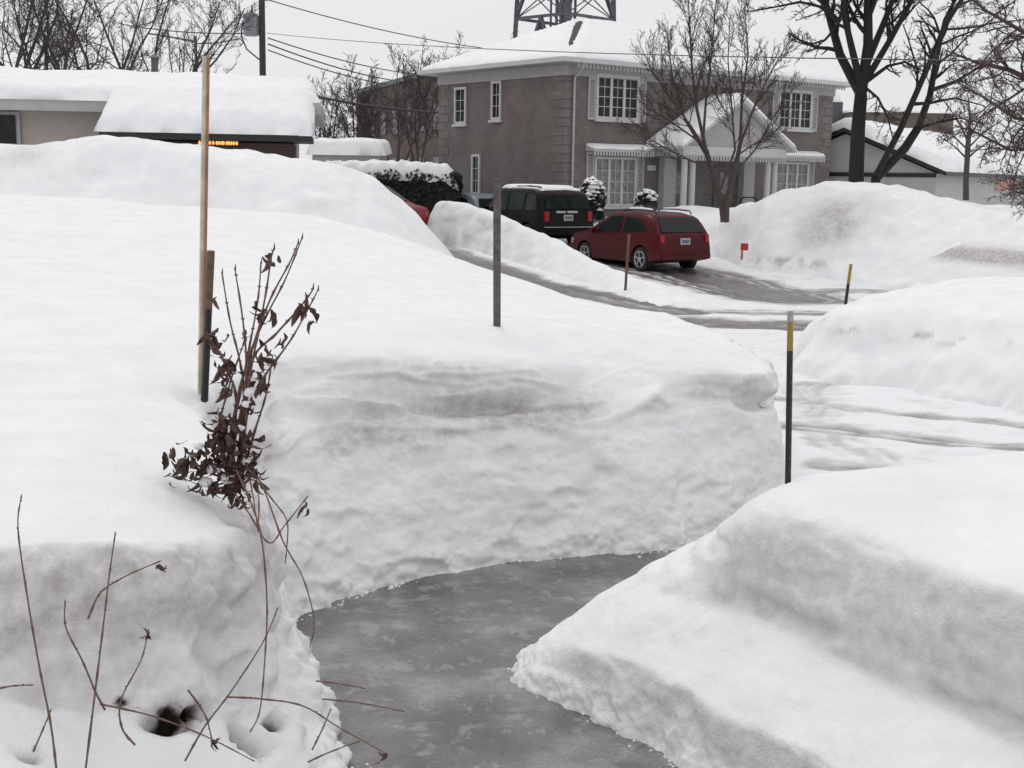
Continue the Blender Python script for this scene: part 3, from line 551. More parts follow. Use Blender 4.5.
for x0 in (1.32, HL-1.32-1.98):
    window(house, 'w', x0, x0+1.98, 3.62, 5.12, 3, M['glass'])
    shutter(house, x0-.36, x0-.02, 3.58, 5.0); shutter(house, x0+2.0, x0+2.34, 3.58, 5.0)
    window(house, 'w', x0, x0+1.98, .66, 2.36, 3, M['curtain'])
    shutter(house, x0-.36, x0-.02, .62, 2.5); shutter(house, x0+2.0, x0+2.34, .62, 2.5)
    aw = MB(); aw.prism([(-.02, 2.52), (-.50, 2.52), (-.50, 2.60), (-.02, 2.72)], x0-.42, x0+2.40, 'x')
    k = x0-.40
    while k < x0+2.36: aw.box(k, k+.07, -.49, -.47, 2.38, 2.517); k += .13
    ao = aw.build('awning', M['trim'], house)
    roof_snow('awning_snow', ao, x0-.44, x0+2.42, -.54, -.004, lambda X, Y: 2.61-(Y+.02)*0-.12*(-Y/.5)+.115, .10, .07, rad=.12)
for (a, b, c, d) in ((5.62, 6.36, 3.52, 4.86), (3.50, 4.08, 3.62, 4.98), (4.72, 5.24, .95, 2.42)):
    window(house, 'w', a, b, c, d, 1, M['glass'], 3, 2, 'side')
# portico
PC = 6.62; PD = -1.75
pt = MB(); pt.box(PC-2.7, PC+2.7, PD+.05, -.01, 2.42, 2.78); pt.build('porch_beam', M['trim'], house)
lc = MB(); k = PC-2.7
while k < PC+2.65: lc.box(k, k+.08, PD+.0, PD+.04, 2.28, 2.45); k += .15
lc.build('porch_lace', M['shutter'], house)
gb = MB(); gb.prism([(PC-2.75, 2.79), (PC+2.75, 2.79), (PC, 4.3)], PD+.08, PD+.16, 'y'); gb.build('gable', M['soffit'], house)
pr = MB()
for s in (-1, 1):
    pr.add([(PC+s*2.98, PD-.2, 2.66), (PC, PD-.2, 4.34), (PC, .02, 4.34), (PC+s*2.98, .02, 2.66), (PC+s*2.98, PD-.2, 2.76), (PC, PD-.2, 4.46), (PC, .02, 4.46), (PC+s*2.98, .02, 2.76)],
           [(0, 1, 2, 3), (4, 7, 6, 5), (0, 4, 5, 1), (3, 2, 6, 7), (0, 3, 7, 4)])
po = pr.build('porch_roof', M['trim'], house)
roof_snow('porch_snow', po, PC-3.02, PC+3.02, PD-.24, -.01, lambda X, Y: 4.47-.571*np.abs(X-PC), .2, .1, rad=.25, seed=3)
for cx in (PC-2.37, PC-1.97, PC+1.97, PC+2.37):
    c = MB(); c.tube([(cx, PD+.3, 0), (cx, PD+.3, .12), (cx, PD+.3, .12), (cx, PD+.3, 2.3), (cx, PD+.3, 2.3), (cx, PD+.3, 2.42)], [.17, .17, .12, .11, .16, .16], 14); c.build('column', M['trim'], house, smooth=False)
for cx in (PC-1.9, PC+2.3):
    c = MB(); c.box(cx-.30, cx+.30, -.30, -.01, 0, 2.42); c.build('pilaster', M['shutter'], house)
for cx in (PC-1.15, PC+1.15):
    d = MB(); d.box(cx-.5, cx+.5, -.05, -.006, 0.02, 2.12); do = d.build('door', M['door'], house)
    g = MB(); g.box(cx-.22, cx+.22, -.065, -.052, 1.1, 1.9); g.build('door_glass', M['curtain'], do)
    h = MB(); h.tube([(cx+.38, -.05, 1.0), (cx+.38, -.12, 1.0)], .035, 8); h.build('handle', M['tgrey'], do)
st = MB(); st.box(PC-2.8, PC+2.8, PD, -.01, -.6, 0.0); st.build('porch_floor', M['siding'], house)
# house number plaques (too small to read in the photo: plain plate with dark strokes)
for px_ in (4.05, 10.55):
    pl = MB(); pl.box(px_-.2, px_+.2, -.03, -.006, 1.92, 2.10); q = pl.build('number_plaque', M['trim'], house)
tv = MB(); tv.tube([(-.05, 1.0, 4.0), (-.05, 1.0, 4.0)], .01, 4)
# ---------------------------------------------------------------- neighbouring ranch house at left
ranch = empty('ranch_house', (0, 0, 1.05), 0, 'low beige bungalow at left under a very thick blanket of roof snow', 'house')
w = MB(); w.box(-24, -5.75, 33.2, 40.6, -1, 2.9); w.build('wall', M['siding_beige'], ranch)
w = MB(); w.box(-9.7, -5.6, 31.4, 33.19, -1, 2.15); w.build('garage_wall', M['brick_dark'], ranch)
f = MB(); f.box(-24.6, -9.95, 32.5, 33.19, 2.88, 3.11); f.box(-24.6, -9.95, 32.44, 32.50, 2.86, 3.17); f.build('fascia', M['siding'], ranch)
f = MB(); f.box(-10.1, -5.15, 30.65, 33.0, 2.18, 2.32); f.build('garage_fascia', M['black'], ranch)
f = MB(); f.box(-5.74, -4.95, 32.4, 41.1, 2.9, 3.2); f.build('side_soffit', M['siding'], ranch)
f = MB(); f.tube([(-9.95, 32.42, 2.95), (-9.95, 32.3, 2.6), (-9.95, 31.3, 2.4)], .05, 6); f.build('downspout', M['black'], ranch)
def rhip(X, Y): return 3.12+.16*np.minimum(np.minimum(Y-32.4, 41.4-Y), np.minimum((-4.85-X)*1.5, 30))
o = roof_snow('roof_snow', ranch, -24.6, -4.9, 32.4, 41.4, rhip, .36, .16, rad=.6, seed=1)
def rlow(X, Y): return np.minimum(2.33+.42*(Y-30.6), 3.12+.16*(Y-32.4)-.02)
roof_snow('roof_snow', ranch, -10.2, -5.1, 30.6, 36.4, rlow, .40, .12, rad=.55, seed=2)
fo = MB(); fo.box(-14.9, -12.45, 33.10, 33.19, 2.0, 2.84); fo = fo.build('window', M['shutter'], ranch)
pmb = MB(); pmb.box(-14.8, -13.68, 33.06, 33.095, 2.06, 2.76); pmb.box(-13.6, -12.55, 33.06, 33.095, 2.06, 2.76); pmb.build('pane', M['glass'], fo)
RP = Vector((-4.9, 32.4, 0))
def kids(o): return [x for x in bpy.data.objects if x.parent == o]
for ch in kids(ranch):
    ch.data.transform(Matrix.Translation(-RP))
    for g in kids(ch): g.data.transform(Matrix.Translation(-RP))
ranch.location = (RP.x, RP.y, 1.05); ranch.rotation_euler = (0, 0, radians(8))
# string of lit orange lights under the garage eave
lt = empty('light_string', tuple(Matrix.Translation((RP.x, RP.y, 1.05)) @ Matrix.Rotation(radians(8), 4, 'Z') @ Vector((-3.1, -1.80, 2.16))), radians(8), 'string of small lit orange lights under the snowy garage eave', 'lights')
wm = MB(); wm.tube([(0.15, 0, .02), (.7, 0, 0), (1.2, 0, .01)], .006, 4); wm.build('wire', M['black'], lt)
rr_ = random.Random(4)
for i in range(15):
    b = MB(); x = .22+i*.062+rr_.uniform(-.02, .02); b.tube([(x, 0, 0), (x, 0, -.03), (x, 0, -.07), (x, 0, -.09)], [.012, .03, .028, .008], 6); b.build('bulb', M['lamp_orange'], lt)
# roof vents on ranch ridge
rv = MB(); rv.tube([(0, 0, 0), (0, 0, .55), (0, 0, .56), (0, 0, .68)], [.1, .1, .2, .03], 8)
o = rv.build('roof_vent', M['steel']); o.location = P(155, 78, 37); tag(o, 'dark metal vent cap poking through the snow on the bungalow roof', 'roof vent')
# ---------------------------------------------------------------- snow-capped shed behind the hedge
shed = empty('garden_shed', (-6.1, 45.6, .85), 0, 'small shed with thick rounded snow on its roof behind the hedge', 'shed')
w = MB(); w.box(-1.2, 1.25, 0, 2.2, 0, 2.3); w.build('wall', M['siding'], shed)
d = MB(); d.box(-.4, .4, -.04, -.004, .02, 1.75); d.build('door', M['shutter'], shed)
roof_snow('roof_snow', shed, -1.4, 1.45, -.2, 2.4, lambda X, Y: 2.3+.05*Y+.0*X, .55, .12, rad=.35, seed=6)
# ---------------------------------------------------------------- long low building at right
lb = empty('long_garage_building', (16.6, 50, .9), atan(20/12), 'long low pale building with black roof edge and lit orange windows at right', 'building')
# local x runs away from the camera along the eave, local y to the left across the gable
GW, GL = 7.4, 46
w = MB(); w.box(0, GL, 0, GW, -1, 1.95); w.build('wall', M['siding'], lb)
w = MB(); w.prism([(0, 1.96), (GW, 1.96), (GW/2, 3.5)], 0.0, .2, 'x'); w.build('gable', M['siding'], lb)
rf = MB()
for s in (-1, 1):
    y0 = GW/2; y1 = GW/2+s*(GW/2+.45); ze = 1.86; zr = 3.58
    v = [(-.35, y0, zr), (-.35, y1, ze), (GL, y1, ze), (GL, y0, zr)]
    rf.add(v+[(a, b, c+.16) for a, b, c in v], [(0, 1, 2, 3), (4, 7, 6, 5), (0, 4, 5, 1), (1, 5, 6, 2)])
ro = rf.build('roof', M['black'], lb)
roof_snow('roof_snow', ro, -.32, GL, -.42, GW+.42, lambda X, Y: 3.74-.455*np.abs(Y-GW/2)*(1.72/1.889), .45, .3, rad=.5, seed=9)
bn = MB(); bn.box(-.05, -.004, 0, GW, 1.80, 1.96); bn.build('gable_band', M['black'], lb)
for xx in (12.3, 14.3, 16.4, 21.5, 24.0):
    f = MB(); f.box(xx-.08, xx+1.58, -.07, -.005, 1.24, 1.78); f = f.build('window', M['trim'], lb)
    g = MB(); g.box(xx, xx+1.5, -.09, -.072, 1.30, 1.74); g.build('pane', M['warm_window'], f)
# far buildings
fb = empty('far_block', (24, 92, .9), radians(0), 'far flat roofed building with tan brick wall behind the tree at right', 'building')
w = MB(); w.box(0, 7.5, 0, 12, 0, 6.5); w.build('wall', simple('tan_brick', (0.14, 0.11, 0.095), .8, .1, 1), fb)
w = MB(); w.box(-9, -.01, 2, 14, 0, 7.3); w.build('grey_wall', simple('slate_grey_wall', (0.10, 0.105, 0.115), .7, .1, 1), fb)
roof_snow('roof_snow', fb, -9.2, 0, 1.8, 14.2, lambda X, Y: 7.32+0*X, 1.5, .5, rad=.8)
roof_snow('roof_snow', fb, 0.02, 7.7, -.2, 12.2, lambda X, Y: 6.52+0*X, .3, .5, rad=.3)
bb = empty('brick_apartment_block', (-11.5, 92, .9), math.atan2(-21, 7.4), 'large dark brick block seen far behind bare trees left of the house', 'building')
w = MB(); w.box(0, 24, 0, 14, 0, 7.2); w.build('wall', M['brick_dark'], bb)
w = MB(); w.box(-.15, 24.15, -.15, 14, 7.21, 7.5); w.build('parapet', M['steel'], bb)
for z in (1.2, 4.2):
    for k in range(7):
        f = MB(); x = 1.5+k*3.2; f.box(x-.08, x+1.3, -.06, -.005, z-.08, z+1.4); f = f.build('window', M['steel'], bb)
        g = MB(); g.box(x, x+1.22, -.075, -.062, z, z+1.32); g.build('pane', M['glass'], f)
for px, py in ((388, 150), (396, 152)):
    o = MB(); o.tube([(0, 0, -3), (0, 0, -.2), (0, 0, -.2), (0, 0, .12)], [.05, .05, .16, .12], 8)
    e_ = empty('street_lamp', P(px, py, 84), 0); 
    q = MB(); q.tube([(0, 0, -2.2), (0, 0, -.13)], .05, 6); q.build('pole', M['steel'], e_)
    q = MB(); q.tube([(0, 0, -.12), (0, 0, -.1), (0, 0, .1), (0, 0, .12)], [.05, .14, .14, .05], 8); q.build('lamp', M['lamp_yellow'], e_)
    tag(e_, 'small yellow lamp glowing far off before the dark brick block, '+('left one of the pair' if px == 388 else 'right one of the pair'), 'street lamp', 'far lamps')
e_ = empty('street_lamp', P(193, 74, 62), 0, 'lone yellow lamp glowing just above the bungalow roof ridge', 'street lamp')
q = MB(); q.tube([(0, 0, -5), (0, 0, -.15)], .06, 6); q.build('pole', M['steel'], e_)
q = MB(); q.tube([(0, 0, -.14), (0, 0, -.1), (0, 0, .1), (0, 0, .13)], [.05, .17, .17, .05], 8); q.build('lamp', M['lamp_yellow'], e_)
# ---------------------------------------------------------------- lattice tower
TD = 95; tp = P(565, 15, TD); hwid = 2.75
tw = empty('lattice_tower', (tp.x, TD, .9), radians(45), 'dark steel lattice tower rising behind the snowy roof of the brick house', 'tower')
legs = [(-1, -1), (1, -1), (1, 1), (-1, 1)]; TH = 34
def hw_at(z): return hwid*1.06-(z/TH)*1.0
for sx, sy in legs:
    l = MB(); l.bar((sx*hw_at(0), sy*hw_at(0), 0), (sx*hw_at(TH), sy*hw_at(TH), TH), .34); l.build('leg', M['steel'], tw)
zs = [0, 6.4, 13.0, 18.6, 24, 29, 34]
for i, z in enumerate(zs):
    a = hw_at(z)
    r = MB()
    for k in range(4):
        p, q = legs[k], legs[(k+1) % 4]; A_ = Vector((p[0]*a, p[1]*a, z)); B_ = Vector((q[0]*a, q[1]*a, z))
        if z: r.bar(A_, B_, .2)
        if i+1 < len(zs):
            z2 = zs[i+1]; a2 = hw_at(z2); C_ = Vector((p[0]*a2, p[1]*a2, z2)); D_ = Vector((q[0]*a2, q[1]*a2, z2)); m1 = (A_+B_)/2; m2 = (C_+D_)/2
            r.bar(A_, m2, .2); r.bar(B_, m2, .2); r.bar(A_, (B_+D_)/2, .07); r.bar(B_, (A_+C_)/2, .07)
    r.build('brace', M['steel'], tw)
for dx, rd in ((-.9, .10), (0, .42), (.55, .12), (1.1, .10), (-1.5, .08)):
    l = MB(); l.tube([(dx, 0, 0), (dx, 0, TH)], rd, 8); l.build('pipe', M['steel'], tw)
# ---------------------------------------------------------------- utility pole, transformer, wires
pp = P(262, 60, 60)
up = empty('utility_pole', (pp.x, 60, .9), 0, 'tall dark wooden utility pole carrying a grey transformer behind the bungalow', 'utility pole')
q = MB(); q.tube([(0, 0, -1), (.05, 0, 14)], [.17, .13], 10); q.build('pole', M['pole'], up)
tz = P(253, 25, 60).z-.9
q = MB(); q.tube([(-.48, 0, tz-.5), (-.48, 0, tz-.45), (-.48, 0, tz+.42), (-.48, 0, tz+.5)], [.28, .36, .36, .3], 14); to = q.build('transformer', M['tgrey'], up)
q = MB(); q.tube([(-.42, 0, tz+.45), (-.42, 0, tz+.85)], [.07, .04], 6); q.tube([(-.85, 0, tz+.38), (-.5, 0, tz+.45)], .06, 6); q.build('bushing', M['steel'], to)
for dz in (-.3, .2):
    q = MB(); q.box(-.2, -.05, -.06, .06, tz+dz, tz+dz+.1); q.build('bracket', M['steel'], up)
q = MB(); q.tube([(-.85, 0, tz+.2), (-.95, 0, tz-.5), (-.7, 0, tz-1.1), (-.2, 0, tz-1.5), (.1, 0, tz-1.7)], .035, 5); q.build('lead', M['black'], up)
def wire(pts, D0_, D1_, r, label, sag=0.0, grp='overhead wires'):
    a = P(*pts[0], D0_); b = P(*pts[-1], D1_); path = []
    for i in range(13):
        t_ = i/12; q = a.lerp(b, t_); q.z -= sag*4*t_*(1-t_); path.append(q)
    m_ = MB(); m_.tube(path, r, 4); o = m_.build('overhead_wire', M['black']); tag(o, label, 'wire', grp); return o
wire([(266, 33), (1130, 62)], 59.9, 19.5, .012, 'dark overhead wire running from the pole across the brick house roof', .25)
wire([(268, 38), (445, 76)], 60, 95, .03, 'uppermost of three thin wires sloping from the pole behind the trees', .4)
wire([(268, 44), (430, 84)], 60, 95, .035, 'middle of three thin wires sloping from the pole behind the trees', .4)
wire([(268, 50), (425, 88)], 60, 95, .03, 'lowest of three thin wires sloping from the pole behind the trees', .4)
wire([(230, -12), (520, 52)], 80, 110, .035, 'faint high wire crossing the grey sky above the utility pole', .6)
wire([(120, 24), (262, 33)], 75, 60, .03, 'overhead wire reaching the pole from the left tree tops', .2)
wire([(314, 96), (446, 113)], 46, 50.5, .05, 'thick black cable running from the bungalow to the brick house', .1)
# curved street light arm among left trees
e_ = empty('arm_street_light', (P(196, 60, 70).x, 70, .9), 0, 'slim grey street light pole with a long curved arm by the left trees', 'street light')
hz = P(196, 36, 70).z-.9
q = MB(); q.tube([(0, 0, 0), (0, 0, hz)], [.12, .08], 8); q.build('pole', M['steel'], e_)
q = MB(); q.tube([(0, 0, hz-.3), (-1.2, 0, hz-.1), (-2.6, 0, hz+.1)], .05, 6); q.tube([(0, 0, hz-.4), (1.2, 0, hz-.35), (2.4, 0, hz-.1), (2.6, 0, hz-.3), (2.4, 0, hz-.5)], .04, 6); q.build('arm', M['steel'], e_)
# ================================================================ stakes
def stake(name, pt, pb, D, parts, label, r, square=False, cat='stake', extra=.45):
    """pt/pb: where its top and its foot stand; parts: list of (share from the top, material, part name)"""
    b = P(*pb, D[1]); tpp = P(*pt, D[0]); e_ = empty(name, b, 0, label, cat); v = tpp-b
    z0 = 1.0
    for i, (f, mt, nm) in enumerate(parts):
        a1 = v*z0; a0 = v*(z0-f) if i < len(parts)-1 else -v.normalized()*extra
        q = MB()
        if square: q.bar(a0, a1, r*2, r*1.1)
        else: q.tube([a0, a1], r, 10)
        q.build(nm, M[mt], e_, smooth=False, bevel=.0015 if square else 0); z0 -= f
    return e_
M['wood_pale'] = simple('raw_stake_wood', (0.58, 0.52, 0.40), 0.7, 0.2, 14, b=.3)
M['wood_red'] = simple('raw_stake_wood_edge', (0.33, 0.17, 0.11), 0.7, 0.2, 14, b=.3)
M['wood_brown'] = simple('weathered_wood', (0.12, 0.075, 0.05), 0.75, 0.3, 20, b=.3)
M['wood_old'] = simple('old_grey_wood', (0.11, 0.095, 0.085), 0.8, 0.3, 20, b=.3)
M['paint_black'] = simple('black_paint', (0.008, 0.008, 0.009), 0.35)
M['paint_yellow'] = simple('yellow_reflective', (0.28, 0.18, 0.03), 0.35, .12, 30)
M['paint_silver'] = simple('silver_reflective', (0.30, 0.31, 0.33), 0.35, .1, 30)
M['dots'] = simple('pale_rivet', (0.35, 0.35, 0.35), .5)
# tall lath: pale broad face, reddish edge
b = P(200, 392, 7.0); tpp = P(205, 56, 6.85); v = tpp-b
e_ = empty('wooden_stake', b, 0, 'tallest pale wooden stake standing in the snow left of the dead plant', 'stake')
q = MB(); q.bar(-v.normalized()*.5, v, .023, .018); q.build('broad_face', M['wood_pale'], e_, bevel=.001)
off = Vector((.0178, -.001, 0)); q = MB(); q.bar(off-v.normalized()*.5, off+v*.999, .0120, .020); q.build('edge_strip', M['wood_red'], e_, bevel=.001)
stake('driveway_marker', (211, 251), (205, 388), (6.85, 6.95), [(.41, 'wood_brown', 'upper_rod'), (.59, 'paint_black', 'lower_rod')], 'short brown topped black driveway marker beside the tall pale wooden stake', .021)
stake('wooden_stake', (497, 179), (497, 333), (9.1, 9.2), [(1, 'wood_old', 'rod')], 'dark weathered wooden stake standing alone on top of the middle snow bank', .026, True)
mk = stake('driveway_marker', (790.5, 311), (788, 480), (5.75, 5.75), [(.06, 'paint_silver', 'cap'), (.17, 'paint_yellow', 'yellow_band'), (.77, 'paint_black', 'rod')], 'black driveway marker with yellow band and silver cap beside the right foreground bank', .0145)
vv = P(790.5, 311, 5.75)-P(788, 480, 5.75)
for i in range(9):
    p_ = vv*(.06+.075*i); q = MB(); q.tube([p_+Vector((.003, -.0135, 0)), p_+Vector((.003, -.0165, 0))], .0018, 6); q.build('rivet', M['dots'], mk)
stake('driveway_marker', (851, 264), (845, 308), (17.0, 17.0), [(.45, 'paint_yellow', 'yellow_band'), (.55, 'paint_black', 'rod')], 'leaning yellow and black driveway marker on the right snow mound near the street', .022)
stake('wooden_stake', (629, 234), (626, 280), (27.2, 27.2), [(1, 'wood_brown', 'rod')], 'thin brown stake in front of the red car on the driveway ridge', .03)
hm = empty('hydrant_marker', P(742, 255, 32.3), 0, 'small red marker flag sticking out of the snow right of the red car', 'marker')
M['red_plastic'] = simple('red_plastic', (0.40, 0.02, 0.02), .5)
q = MB(); q.tube([(0, 0, -.12), (0, 0, .30)], .025, 6); q.build('rod', M['red_plastic'], hm)
q = MB(); q.box(-.04, .15, -.02, .02, .12, .30); q.build('flag', M['red_plastic'], hm, bevel=.004)
# ================================================================ trees
def limb(mb, path, r0, r1, n=5):
    k = len(path); mb.tube(path, [r0+(r1-r0)*i/(k-1) for i in range(k)], n)
def wander(p, d, L_, rng, n, bend=.18, lift=.0):
    pts = [Vector(p)]; d = Vector(d).normalized()
    for i in range(n):
        d = (d+Vector((rng.gauss(0, bend), rng.gauss(0, bend), rng.gauss(0, bend)+lift))).normalized(); pts.append(pts[-1]+d*L_/n)
    return pts
def along(path, t):
    k = t*(len(path)-1); i = min(int(k), len(path)-2); f = k-i; return path[i].lerp(path[i+1], f), (path[i+1]-path[i]).normalized()
def ramify(mb, path, r0, r1, rng, lv, nb, lr=.45, ang=(25, 60), lift=.05, bend=.16, minr=.006, start=.25, thin=.55, prune=None):
    if lv == 0: return
    L_ = sum((path[i+1]-path[i]).length for i in range(len(path)-1))
    for i in range(nb[0]):
        t_ = start+(1-start)*(i+rng.random())/nb[0]
        p, d = along(path, t_); r = (r0+(r1-r0)*t_)*thin
        ax = d.orthogonal(); ax.rotate(Matrix.Rotation(rng.uniform(0, 2*pi), 3, d)); dd = d.copy(); dd.rotate(Matrix.Rotation(radians(rng.uniform(*ang)), 3, ax))
        l = L_*lr*rng.uniform(.55, 1.25)*(1.15-.6*t_)
        if l < .05: continue
        if prune and prune(p): continue
        ns = 3 if lv == 1 else 5
        c = wander(p, dd, l, rng, ns, bend, lift); rr = max(r, minr); re = max(r*.35, minr*.7)
        limb(mb, c, rr, re, 3 if rr < .03 else 5)
        ramify(mb, c, rr, re, rng, lv-1, nb[1:], lr, ang, lift, bend, minr, .15, thin, prune)
def tree(name, trunkpaths, limbs, mat, label, group=None, rng=None, nb=(9, 6, 5), kw=None, cat='tree', nt=8):
    kw = kw or {}
    base = Vector(trunkpaths[0][0][0]); root = empty(name, base, 0, label, cat, group); rng = rng or random.Random(1)
    t_ = MB()
    for pts, r0, r1 in trunkpaths: limb(t_, [Vector(p)-base for p in pts], r0, r1, nt)
    t_.build('trunk', mat, root, smooth=True)
    c = MB()
    for pts, r0, r1 in limbs:
        q = [Vector(p)-base for p in pts]; limb(c, q, r0, r1, 6); ramify(c, q, r0, r1, rng, len(nb), nb, **kw)
    c.build('crown', mat, root, smooth=True); return root
def pxp(pts, D, dz=0):
    out = []; 
    for i, p in enumerate(pts): out.append(P(p[0], p[1], D+(p[2] if len(p) > 2 else dz*i/(len(pts)-1))))
    return out
# big dark maple at right
D_ = 40
mp = random.Random(11)
tree('maple_tree', [(pxp([(856, 215), (856, 180), (858, 130), (861, 95)], D_), .27, .20), (pxp([(872, 210), (876, 178), (905, 148), (918, 128)], D_-.4), .17, .13)],
     [(pxp([(861, 95), (840, 55), (829, 15), (815, -20), (795, -60)], D_, 1.2), .16, .07), (pxp([(861, 95), (868, 45), (868, 0), (872, -50), (868, -100)], D_, -.8), .18, .08),
      (pxp([(862, 90), (851, 45), (843, 10), (846, -30), (838, -70)], D_, -1.5), .13, .05), (pxp([(864, 70), (885, 20), (900, -20), (915, -60)], D_, 1.5), .13, .05),
      (pxp([(866, 80), (890, 40), (912, 0), (930, -40)], D_, -1.5), .11, .05), (pxp([(866, 82), (888, 66), (905, 62), (922, 70)], D_, -1.2), .07, .02),
      (pxp([(866, 88), (878, 98), (888, 118), (893, 140)], D_, -1.5), .05, .015), (pxp([(840, 22), (826, 8), (800, 2), (770, 8), (745, 12)], D_, 1.0), .07, .015),
      (pxp([(918, 128), (930, 95), (937, 55), (945, 20), (965, -20)], D_-.4, .8), .12, .05), (pxp([(876, 176), (900, 130), (930, 62), (945, 25), (968, -10), (985, -50)], D_-.6, -1), .11, .05),
      (pxp([(932, 90), (955, 82), (978, 68), (1000, 58)], D_-.4, .5), .07, .02), (pxp([(914, 104), (930, 103), (955, 98), (985, 106)], D_-.6, -.5), .06, .015), (pxp([(918, 128), (940, 122), (960, 118), (985, 124)], D_-.4, -.5), .05, .015),
      (pxp([(838, 25), (825, 40), (808, 45), (790, 40)], D_, -1), .05, .012), (pxp([(868, 20), (880, -10), (905, -40)], D_, 2), .08, .03)],
     M['bark_dark'], 'large dark maple with forked trunk and spreading bare limbs behind the right snow bank', rng=mp, nb=(12, 8, 5, 2), kw=dict(lr=.36, lift=.04, minr=.009, ang=(25, 65)), nt=12)
# slender multi-stem tree before the house
D_ = 35.5
bp = random.Random(5)
tree('birch_tree', [(pxp([(724, 222), (722, 205), (716, 185), (706, 150)], D_), .10, .07), (pxp([(726, 222), (727, 200), (735, 170), (740, 145)], D_, -.3), .09, .06)],
     [(pxp([(706, 150), (697, 110), (692, 70), (690, 30), (688, -5)], D_, .8), .055, .012), (pxp([(706, 150), (690, 125), (668, 95), (652, 70), (640, 45)], D_, -.6), .045, .01), (pxp([(712, 170), (690, 160), (665, 148), (648, 138), (632, 130)], D_, -.8), .03, .008),
      (pxp([(703, 140), (706, 100), (712, 50), (716, 0)], D_, -1), .045, .01), (pxp([(740, 145), (742, 100), (748, 55), (745, 10)], D_, .8), .05, .01), (pxp([(740, 145), (755, 105), (772, 70), (790, 40)], D_, -.6), .045, .01),
      (pxp([(733, 175), (755, 150), (775, 115), (792, 90)], D_, .5), .035, .008), (pxp([(720, 190), (735, 150), (732, 110), (728, 60), (730, 15)], D_, -.9), .04, .01), (pxp([(709, 160), (685, 120), (672, 75), (668, 35)], D_, 1), .04, .01), (pxp([(738, 155), (760, 140), (785, 130)], D_, -.8), .025, .008), (pxp([(704, 145), (680, 128), (655, 112), (640, 100)], D_, .7), .03, .008)],
     M['bark'], 'slender bare birch with several stems in front of the brick house porch', rng=bp, nb=(20, 12, 5), kw=dict(lr=.36, lift=.09, minr=.0055, ang=(20, 60), bend=.13))
# small young tree at far right
yr = random.Random(8); D_ = 36
tree('young_tree', [(pxp([(966, 200), (966, 180), (968, 145), (969, 132)], D_), .09, .07)],
     [(pxp([(969, 140), (970, 115), (968, 95)], D_, .3), .05, .012)]+[(pxp([(968, y), (968+dx*.5, y-h*.6), (968+dx, y-h)], D_, dz), .03, .008) for y, dx, h, dz in ((160, -26, 22, .4), (158, 24, 18, -.4), (150, -40, 32, -.5), (148, 34, 28, .5), (142, -20, 36, .5), (140, 26, 38, -.3))],
     M['bark_far'], 'young thin tree standing before the long low building at right', rng=yr, nb=(7, 4), kw=dict(lr=.4, minr=.008))
# reddish tree reaching in from the right
rr_ = random.Random(21); D_ = 25
rb = pxp([(1100, 230), (1095, 150), (1088, 60)], D_)
tree('crabapple_tree', [(rb, .20, .15)],
     [(pxp([(1090, 90), (1050, 90), (1010, 70), (975, 62), (945, 50)], D_, dz), .08, .012) for dz in (0.4,)]+
     [(pxp(a, D_, dz), r, .010) for a, dz, r in (([(1088, 60), (1050, 20), (1010, -20), (980, -50)], 1, .08), ([(1090, 100), (1055, 125), (1015, 118), (980, 95), (950, 78)], -1.0, .06), ([(1092, 120), (1050, 150), (1010, 150), (975, 132), (955, 125)], .6, .05),
      ([(1088, 70), (1060, 45), (1020, 30), (985, 10), (960, -10)], -.8, .07), ([(1093, 160), (1060, 190), (1030, 196), (1005, 188)], -.6, .03), ([(1090, 80), (1060, 70), (1030, 85), (1000, 105), (975, 120)], .2, .05), ([(1090, 60), (1060, 0), (1040, -50)], .5, .08), ([(1088, 62), (1100, 0), (1110, -60)], .5, .1), ([(1090, 110), (1060, 100), (1035, 110), (1012, 140), (1000, 165)], -.2, .04), ([(1090, 100), (1130, 60), (1170, 20)], 0, .08))],
     M['bark_red'], 'reddish brown tree with dense tangled twigs reaching in at the right edge', rng=rr_, nb=(16, 11, 6, 2), kw=dict(lr=.38, lift=-.01, minr=.006, ang=(25, 70), bend=.22))
# bare trees behind the bungalow, left
def wild(name, px, pyb, D_, h, r, label, seed, lean=0, nb=(8, 6, 4), mat='bark_far', group=None, spread=.5, stems=5, minr=.014, trunk=.3):
    rg = random.Random(seed); b = P(px, pyb, D_); b.z = .8; d = Vector((lean, 0, 1)).normalized()
    tp_ = wander(b, d, h*trunk, rg, 4, .05); lm = []
    for k in range(stems):
        a = 2*pi*k/stems+rg.uniform(-.4, .4); s_ = spread*rg.uniform(.6, 1.2); q = wander(tp_[-1], Vector((cos(a)*s_+lean, sin(a)*s_, 1)), h*(1-trunk)*rg.uniform(.8, 1.1), rg, 6, .10, .03)
        lm.append((q, r*.55, r*.12))
    return tree(name, [(tp_, r, r*.75)], lm, M[mat], label, group, rg, nb, dict(lr=.42, lift=.05, minr=minr, ang=(22, 55)))
GL_ = 'bare trees behind the bungalow'
wild('bare_tree', -20, 100, 48, 11, .16, 'bare tree at the far left edge of the photo behind the bungalow', 31, .15, nb=(10, 8, 6, 2), group=GL_, minr=.008, spread=.7, mat='bark_far')
wild('bare_tree', 38, 100, 50, 9.5, .16, 'upright bare tree behind the left end of the bungalow roof', 32, 0, nb=(10, 8, 6, 2), group=GL_, minr=.008, spread=.6)
wild('bare_tree', 88, 100, 50, 9.5, .16, 'wide bare tree behind the middle of the bungalow roof', 34, .1, nb=(10, 8, 6, 2), group=GL_, minr=.008, spread=.7)
wild('bare_tree', 132, 100, 52, 9.5, .16, 'bare tree leaning right towards the utility pole behind the roof', 35, .45, nb=(10, 8, 6, 2), group=GL_, minr=.008, spread=.7)
